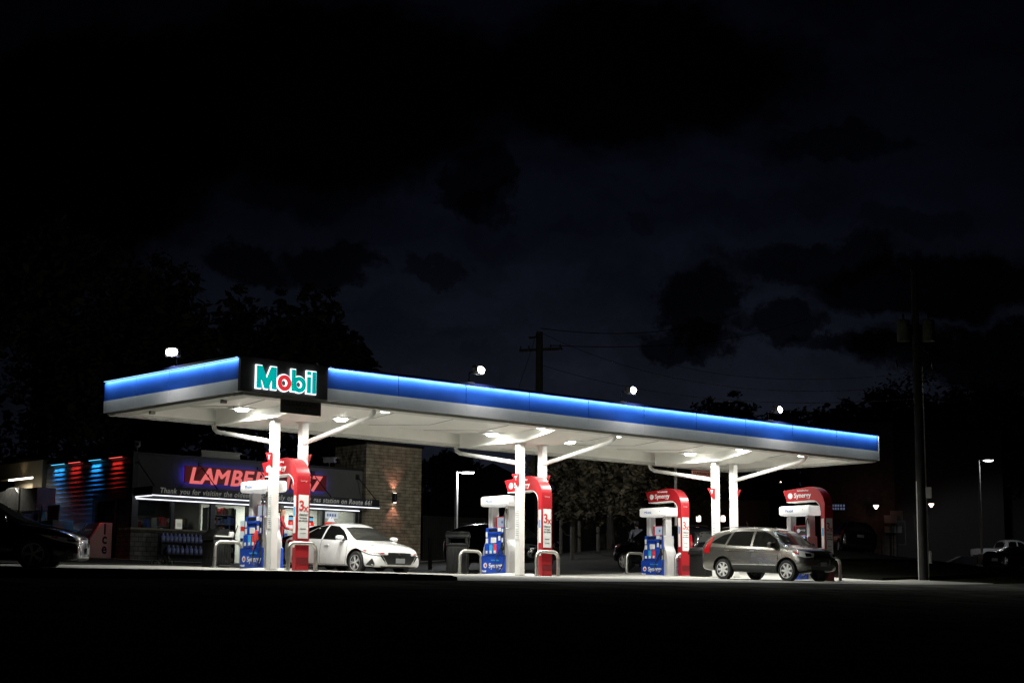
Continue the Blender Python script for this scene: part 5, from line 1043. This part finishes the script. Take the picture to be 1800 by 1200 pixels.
# dark board fence behind the lamp post and chain-link panel
def board_fence(label, a, b, h, m, n):
    a, b = Vector(a), Vector(b); t = thing('board_fence', label, 'fence', a); mb = MB(); d = (b - a); rz = math.atan2(d.y, d.x); l = d.length; w = l / n
    for k in range(n): mb.box(k*w + .01, (k+1)*w - .01, -.02, .02, -.4, h + random.uniform(-.02, .02))
    o = mb.build('boards', m, t); t.rotation_euler = (0, 0, rz)
    mb = MB(); mb.box(0, l, .021, .07, .3, .4); mb.box(0, l, .021, .07, h - .4, h - .3); mb.build('rail', m, t)
fm = mat('dark_boards', (.05,.048,.042), .85, noise=(1.5,.25))
q1, q2 = at(742, 992, 92), at(930, 985, 96); q1.z = G(q1.x, q1.y); q2.z = G(q2.x, q2.y); board_fence('dark board fence behind the lit lamp post', q1, q2, 2.4, fm, 60)
# pale wedge ramp and its dark bin
p = at(1690, 992, 101); t = thing('loading_ramp', 'pale low wedge ramp left of the white pickup', 'ramp', (p.x, p.y, G(p.x, p.y)), math.atan2(CXV.y, CXV.x)); MB().prism([(-.95, -.3), (.75, -.5), (.75, .5), (-.1, .5), (-.95, .1)], 'y', -.6, .6, bev=.02).build('slab', mat('ramp_concrete', (.32,.32,.37), .8, noise=(2,.15)), t)
# ------------------------------------------------------------------ buildings in the dark
bri = brickmat('night_brick', (.06,.045,.04), (.045,.035,.03), (.04,.037,.034), 1, 1, .3, .12, .012); darkw = mat('dark_wall', (.03,.03,.028), .85, noise=(1,.2)); roofd = mat('dark_roof', (.02,.02,.02), .8); sid = mat('metal_siding', (.075,.075,.07), .6, noise=(1,.15))
def house(name, label, cat, p, rz, w, d, h, ridge, wm, windows=(), gable_x=False):
    t = thing(name, label, cat, (p.x, p.y, G(p.x, p.y)), rz)
    mb = MB(); mb.box(-w/2, w/2, 0, d, -1, h)
    if gable_x: mb.prism([(-w/2, h + .001), (w/2, h + .001), (0, h + ridge)], 'y', .01, d - .01)
    mb.build('wall', wm, t)
    if ridge:
        e = .35
        if gable_x: MB().prism([(-w/2 - e, h - .1), (0, h + ridge + .1), (w/2 + e, h - .1), (w/2 + e, h + .08), (0, h + ridge + .28), (-w/2 - e, h + .08)], 'y', -e, d + e).build('roof', roofd, t)
        else: MB().prism([(-e, h - .02), (d/2, h + ridge), (d + e, h - .02)], 'x', -w/2 - e, w/2 + e).build('roof', roofd, t)
    else: MB().box(-w/2 - .1, w/2 + .1, -.1, d + .1, h, h + .2).build('roof', roofd, t)
    for (x0, x1, z0, z1) in windows: f = MB().box(x0, x1, -.06, .0 - .001, z0, z1).build('window', trimm, t); MB().box(x0 + .06, x1 - .06, -.07, -.061, z0 + .06, z1 - .06).build('pane', cglass, f)
    return t
AX = 0.0
house('gabled_house', 'dark gabled house far behind the lit lamp post', 'house', at(865, 950, 125), -.75, 9, 8, 5.0, 2.2, darkw, [(-3,-1.8,1.2,2.8),(1,2.4,1.2,2.8)], True)
house('brick_building', 'dark brick building with a pink wall lamp right of the canopy', 'building', at(1518, 965, 112), -.75, 4.2, 10, 9.0, 0, bri, [])
house('long_building', 'low dark building with a wall lamp behind the tall utility pole', 'building', at(1650, 965, 118), -.75, 9, 10, 9, 0, darkw, [(-3.2,-2.2,1.4,3.0),(-1.6,-.6,1.8,3.4)])
house('metal_building', 'tall vertical-ribbed metal building at the right edge', 'building', at(1800, 985, 128), -.75, 9, 12, 8, 0, sid, [])
house('porch_house', 'dark house with two glowing porch lamps behind the far columns', 'house', at(1250, 960, 118), -.75, 8, 8, 4.6, 2, darkw, [(-.6,.5,0,2.2),(-3,-1.9,1,2.4)])
house('clapboard_house', 'pale clapboard house half hidden behind the lit tree', 'house', at(1090, 955, 122), -.75, 8, 8, 4.6, 2.4, mat('clapboard', (.11,.11,.1), .8, noise=(2,.15)), [(-2,-1,1,2.5),(1.2,2.2,1,2.5)], True)
warm = (1,.36,.27)
def wall_lamp(label, px, py, d, power, sz_=1):
    p = at(px, py, d); t = thing('porch_lamp', label, 'wall lamp', p, -.75, 'warm wall lamps on the far buildings'); B('back_plate', trimm, t, -.08, .08, .12, .3, -.1, .12); MB().lathe([(.05*sz_,-.12*sz_),(.19*sz_,.1*sz_),(.17*sz_,.13*sz_)] if sz_ == 1 else [(.1,-.2),(.15,-.18),(.15,.14),(.1,.2)], (0,0,0), 'z', 14).build('shade', emat('porch_shade', (1,.8,.72), 3), t)
    lamp('POINT', 'porch_light', p + Vector((-.25, -.3, 0)), power, warm, size=.1)
wall_lamp('wall lamp on the dark brick building', 1540, 891, 111.2, 7); wall_lamp('wall lamp right of the tall utility pole', 1637, 888, 116.4, 6)
wall_lamp('porch lamp left of the far columns', 1228, 911, 115.8, 14, 1.3); wall_lamp('porch lamp seen between the far column pair', 1271, 911, 115.8, 14, 1.3)
p = at(1474, 890, 112); t = thing('lit_sign', 'small blue-white lit sign right of the last arch', 'lit sign', p, -.75); MB().box(-.5, .5, 0, .1, -.25, .2, bev=.01).build('box', trimm, t); mb = MB()
for r in range(2):
    for k in range(5): mb.box(-.43 + k*.18, -.30 + k*.18 - random.random()*.04, -.012, -.001, -.2 + r*.2, -.06 + r*.2)
mb.build('lit_marks', emat('bluewhite_glow', (.5,.6,1), .13), t)
for (px, py, lab) in ((1328, 861, 'tiny distant street lamp nearer the far columns'), (1369, 847.5, 'tiny distant street lamp just left of the last arch')):
    p = at(px, py, 150); t = thing('street_lamp', lab, 'street lamp', (p.x, p.y, G(p.x, p.y))); hh = p.z - G(p.x, p.y); MB().tube([(0,0,0),(0,0,hh)], .07, 8).build('pole', darksteel, t); MB().box(-.24, .24, -.14, .14, hh, hh + .12, bev=.03).build('lamp_head', emat('street_glow', (1,.9,.75), 5), t)
for k, (px, py, w, h, lab) in enumerate(((1566, 912, .42, .5, 'left faint notice board behind the tall pole'), (1576, 906, .4, .65, 'upper faint notice board behind the tall pole'), (1570, 930, .55, .42, 'lower faint notice board behind the tall pole'))):
    p = at(px, py, 111.5 + .2*k); t = thing('notice_board', lab, 'notice board', (p.x, p.y, p.z - h/2), -.75); MB().box(-w, w, -.02, .02, 0, h*2 if False else h, bev=.01).build('panel', mat('faded_board', (.14,.14,.13), .7), t); MB().tube([(0, .03, h*.5), (0, .03, G(p.x, p.y) - p.z + h/2)], .03, 6).build('post', darksteel, t)
# ------------------------------------------------------------------ trees
def leafmat(name, c, var=.5):
    m = mat(name, c, .65, noise=(.8, var)); nt = m.node_tree; b = nt.nodes['Principled BSDF']
    return m
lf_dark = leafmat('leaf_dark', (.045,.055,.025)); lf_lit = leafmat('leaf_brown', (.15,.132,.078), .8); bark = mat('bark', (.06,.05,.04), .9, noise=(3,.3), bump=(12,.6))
def crown_mesh(seed, n_cl, per, leaf, rx, rz, zc, lob):
    r = random.Random(seed); V = []; F = []; cl = []
    lobes = [(Vector((r.uniform(-.55,.55)*rx, r.uniform(-.55,.55)*rx, zc + r.uniform(-.6,.75)*rz)), r.uniform(.35,.6)) for _ in range(lob)]
    for i in range(n_cl):
        c, s = lobes[r.randrange(lob)]
        d = Vector((r.gauss(0,1), r.gauss(0,1), r.gauss(0,1))).normalized() * (r.random() ** .4)
        cl.append(c + Vector((d.x*rx*s, d.y*rx*s, d.z*rz*s)))
    def leafq(p, l):
        a = Vector((r.gauss(0,1), r.gauss(0,1), r.gauss(0,.6))).normalized(); b_ = a.cross(Vector((r.gauss(0,1), r.gauss(0,1), r.gauss(0,1)))).normalized(); w = l * .5; k = len(V); V.extend([p - a*l*.5, p + b_*w*.5, p + a*l*.5, p - b_*w*.5]); F.append((k, k+1, k+2, k+3))
    for (lc, ls) in lobes:
        for _ in range(170):
            d = Vector((r.gauss(0,1), r.gauss(0,1), r.gauss(0,1))).normalized() * (r.random() ** .4) * .78; leafq(lc + Vector((d.x*rx*ls, d.y*rx*ls, d.z*rz*ls)), leaf * 2.1)
    for c in cl:
        cr = r.uniform(.35, .8) * rx * .17
        for _ in range(per):
            d = Vector((r.gauss(0,1), r.gauss(0,1), r.gauss(0,.7))) * cr * .6; p = c + d
            a = Vector((r.gauss(0,1), r.gauss(0,1), r.gauss(0,.6))).normalized(); b_ = a.cross(Vector((r.gauss(0,1), r.gauss(0,1), r.gauss(0,1)))).normalized(); l = leaf * r.uniform(.6, 1.3); w = l * .45; k = len(V)
            V += [p - a*l*.5, p + b_*w*.5, p + a*l*.5, p - b_*w*.5]; F.append((k, k+1, k+2, k+3))
    me = bpy.data.meshes.new('crown'); me.from_pydata([tuple(v) for v in V], [], F); me.update()
    return me, cl
def make_tree(label, p, seed, h, rx, rz, lm, n_cl=150, per=34, leaf=.34, lob=9, trunk=.28, group=None, base=.42):
    r = random.Random(seed + 50); t = thing('leafy_tree', label, 'tree', (p.x, p.y, G(p.x, p.y) - .1), r.uniform(0, 6), group); zc = h - rz
    me, cl = crown_mesh(seed, n_cl, per, leaf, rx, rz, zc, lob); add_obj('crown', me, lm, t, sharp=None)
    mb = MB(); fz_ = h*base; mb.tube([(0,0,0), (.06*trunk,.1,fz_*.5), (0,.05,fz_), (.1,0,h*.7)], [trunk*1.25, trunk*.9, trunk*.7, trunk*.25], 10)
    for k in range(9):
        c = cl[r.randrange(len(cl))]; s = Vector((0, .05, fz_ * r.uniform(.8, 1.25))); mb.tube([s, s.lerp(c, .5) + Vector((0,0,.3)), c], [trunk*.38, trunk*.2, trunk*.06], 6)
    mb.build('trunk', bark, t); return t
TG = 'dark trees behind the shop'
BT = [(70,395,105,'huge dark tree mass at the far left behind the shop',7.5,1),(205,415,112,'tall dark tree left of the canopy end, with the rounded shoulder',5.6,2),(290,488,108,'dark tree behind the left floodlight',4.4,3),(452,508,115,'dark rounded tree directly above the canopy corner sign',3.9,4),(545,530,118,'dark tree right of the corner sign, sloping to the right',3.5,5),(616,574,122,'smallest dark tree at the right end of the shop group',2.2,6)]
for (px, yt, d, lab, rx, sd) in BT:
    b = at(px, 985, d); h = at(px, yt, d).z - G(b.x, b.y); make_tree(lab, b, sd, h, rx, h*.40, lf_dark, 260, 62, .42, 12, .35, TG)
RT_ = [(1285,700,140,'dark tree behind the far end of the canopy, left one',5,11),(1400,692,138,'tallest dark tree above the far end of the canopy',6.2,12),(1500,712,140,'dark tree just right of the canopy end',5,13),(1640,690,135,'loose dark tree around the tall utility pole',6.5,14),(1770,655,128,'broad dark tree at the right edge above the lamp post',8.5,15),(1700,700,132,'dark tree between the tall pole and the right edge',6.5,16)]
for (px, yt, d, lab, rx, sd) in RT_:
    b = at(px, 965, d); h = at(px, yt, d).z - G(b.x, b.y); make_tree(lab, b, sd, h, rx, h*.36, lf_dark, 220, 60, .42, 11, .3, 'dark trees at the right')
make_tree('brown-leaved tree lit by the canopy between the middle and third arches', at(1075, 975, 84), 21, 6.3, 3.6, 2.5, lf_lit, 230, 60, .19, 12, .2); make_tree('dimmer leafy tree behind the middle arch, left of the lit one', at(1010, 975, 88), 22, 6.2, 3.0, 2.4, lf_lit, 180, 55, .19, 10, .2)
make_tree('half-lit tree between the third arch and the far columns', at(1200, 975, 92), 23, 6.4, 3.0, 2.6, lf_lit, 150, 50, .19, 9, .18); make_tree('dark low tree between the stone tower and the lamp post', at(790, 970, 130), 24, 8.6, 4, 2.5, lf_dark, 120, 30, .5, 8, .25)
# ------------------------------------------------------------------ far dark treeline closing the view
tb = mat('far_wood', (.012,.013,.008), .9); r = random.Random(5); V = []; F = []
for k in range(9000):
    px = r.uniform(-900, 2900); d = r.uniform(165, 190); p = at(px, 980, d); hmax = 9 + 3*sin(px*.013) + 2*sin(px*.037 + 1); z = G(p.x, p.y) + hmax * r.random() ** .8; l = r.uniform(.6, 1.3); q = Vector((p.x, p.y, z)); a = Vector((r.gauss(0,1), r.gauss(0,1), r.gauss(0,1))).normalized() * l; b_ = a.cross(Vector((r.gauss(0,1), r.gauss(0,1), r.gauss(0,1)))).normalized() * l * .7; k0 = len(V); V += [tuple(q - a), tuple(q + b_), tuple(q + a), tuple(q - b_)]; F.append((k0, k0+1, k0+2, k0+3))
me = bpy.data.meshes.new('distant_wood'); me.from_pydata(V, [], F); tag(add_obj('distant_wood', me, tb, sharp=None), 'dark distant belt of trees closing off the horizon', 'trees', kind='stuff')

# ================================================================== night sky
w = bpy.data.worlds.new('World'); scene.world = w; w.use_nodes = True; nt = w.node_tree; N = nt.nodes; Lk = nt.links; bg = N['Background']
tc = N.new('ShaderNodeTexCoord')
def vdot(v):
    n = N.new('ShaderNodeVectorMath'); n.operation = 'DOT_PRODUCT'; Lk.new(tc.outputs['Generated'], n.inputs[0]); n.inputs[1].default_value = v; return n.outputs['Value']
def mth(op, a, b=None, c=None, clamp=False):
    n = N.new('ShaderNodeMath'); n.operation = op; n.use_clamp = clamp
    for i, q in enumerate((a, b, c)):
        if q is None: continue
        if isinstance(q, (int, float)): n.inputs[i].default_value = q
        else: Lk.new(q, n.inputs[i])
    return n.outputs[0]
fw = mth('MAXIMUM', vdot((.67768, .73536, 0)), .02); su = mth('DIVIDE', vdot((.73536, -.67768, 0)), fw); sv = mth('DIVIDE', vdot((0, 0, 1)), fw)
cb = N.new('ShaderNodeCombineXYZ'); Lk.new(su, cb.inputs[0]); Lk.new(sv, cb.inputs[1])
wn = N.new('ShaderNodeTexNoise'); wn.inputs['Scale'].default_value = 16; wn.inputs['Detail'].default_value = 10; wn.inputs['Roughness'].default_value = .68; Lk.new(cb.outputs[0], wn.inputs[0])
wv = N.new('ShaderNodeVectorMath'); wv.operation = 'MULTIPLY_ADD'; Lk.new(wn.outputs['Color'], wv.inputs[0]); wv.inputs[1].default_value = (.11, .07, 0); wv.inputs[2].default_value = (-.055, -.035, 0)
uv = N.new('ShaderNodeVectorMath'); uv.operation = 'ADD'; Lk.new(cb.outputs[0], uv.inputs[0]); Lk.new(wv.outputs[0], uv.inputs[1])
def sky_uv(px, py):
    d = CFV + CXV * ((px - 900) / FPX) - CUV * ((py - 600) / FPX); f = d.x*.67768 + d.y*.73536; return ((d.x*.73536 - d.y*.67768)/f, d.z/f)
mask = None
for (px, py, rx, ry, st) in ((1235,535,75,70,.8),(1215,590,80,35,.75),(1375,572,85,45,.75),(1420,455,200,45,.7),(1640,505,260,60,.85),(1760,620,330,55,.9),(1500,612,170,22,.6),(1120,130,330,150,.9),(560,160,420,190,.92),(150,260,260,260,.95),(840,330,55,75,.7),(420,455,85,38,.75),(590,455,100,38,.75),(760,460,50,24,.5),(870,370,60,36,.6),(540,330,160,60,.6),(1480,250,150,40,.6),(1130,380,50,18,.3),(1600,400,110,30,.4)):
    cu, cv = sky_uv(px, py); s = N.new('ShaderNodeVectorMath'); s.operation = 'SUBTRACT'; Lk.new(uv.outputs[0], s.inputs[0]); s.inputs[1].default_value = (cu, cv, 0)
    m_ = N.new('ShaderNodeVectorMath'); m_.operation = 'MULTIPLY'; Lk.new(s.outputs[0], m_.inputs[0]); m_.inputs[1].default_value = (FPX/rx, FPX/ry, 0); ln = N.new('ShaderNodeVectorMath'); ln.operation = 'LENGTH'; Lk.new(m_.outputs[0], ln.inputs[0])
    mr = N.new('ShaderNodeMapRange'); mr.interpolation_type = 'SMOOTHSTEP'; Lk.new(ln.outputs['Value'], mr.inputs[0]); mr.inputs[1].default_value = .72; mr.inputs[2].default_value = 1.12; mr.inputs[3].default_value = 1 - st; mr.inputs[4].default_value = 1
    mask = mr.outputs[0] if mask is None else mth('MULTIPLY', mask, mr.outputs[0])
n2 = N.new('ShaderNodeTexNoise'); n2.inputs['Scale'].default_value = 9; n2.inputs['Detail'].default_value = 8; n2.inputs['Roughness'].default_value = .6
mp_ = N.new('ShaderNodeMapping'); mp_.inputs['Scale'].default_value = (1, 2.2, 1); Lk.new(uv.outputs[0], mp_.inputs[0]); Lk.new(mp_.outputs[0], n2.inputs[0])
nr = N.new('ShaderNodeMapRange'); Lk.new(n2.outputs['Fac'], nr.inputs[0]); nr.inputs[1].default_value = .3; nr.inputs[2].default_value = .62; nr.inputs[3].default_value = .45; nr.inputs[4].default_value = 1.1
cr_ = N.new('ShaderNodeValToRGB'); Lk.new(sv, cr_.inputs[0]); e = cr_.color_ramp.elements
SKY = [(0.0, (.0108,.0122,.0190)), (.12, (.0084,.0098,.0162)), (.17, (.0050,.0060,.0108)), (.23, (.0025,.0031,.0064)), (.32, (.0013,.0016,.0036)), (.6, (.0006,.0006,.0016))]
e[0].position = SKY[0][0]; e[0].color = (*SKY[0][1], 1); e[1].position = SKY[-1][0]; e[1].color = (*SKY[-1][1], 1)
for p_, c_ in SKY[1:-1]: q = e.new(p_); q.color = (*c_, 1)
g1 = mth('SUBTRACT', su, .06); g2 = mth('MULTIPLY', mth('MULTIPLY', g1, g1), -9.0); gs = mth('EXPONENT', g2)
fac = mth('MULTIPLY', mth('MULTIPLY', mth('MULTIPLY', mask, nr.outputs[0]), gs), 1.0)
vs_ = N.new('ShaderNodeVectorMath'); vs_.operation = 'SCALE'; Lk.new(cr_.outputs['Color'], vs_.inputs[0]); Lk.new(fac, vs_.inputs['Scale']); Lk.new(vs_.outputs[0], bg.inputs['Color']); bg.inputs['Strength'].default_value = 1.0

# ================================================================== camera and output
cam = bpy.data.cameras.new('camera'); co = bpy.data.objects.new('camera', cam); COL.objects.link(co); scene.camera = co
cam.lens = FPX / 1800 * 36; cam.sensor_width = 36; cam.clip_start = .1; cam.clip_end = 1500
R = Matrix((CXV, CUV, -CFV)).transposed().to_4x4(); co.matrix_world = Matrix.Translation(C0) @ R
vs = scene.view_settings; scene.display_settings.display_device = 'sRGB'; vs.view_transform = 'Standard'; vs.look = 'None'; vs.exposure = 0; vs.gamma = 1
scene.cycles.max_bounces = 6; scene.cycles.diffuse_bounces = 3; scene.cycles.glossy_bounces = 3; scene.cycles.transparent_max_bounces = 8; scene.cycles.sample_clamp_indirect = 4
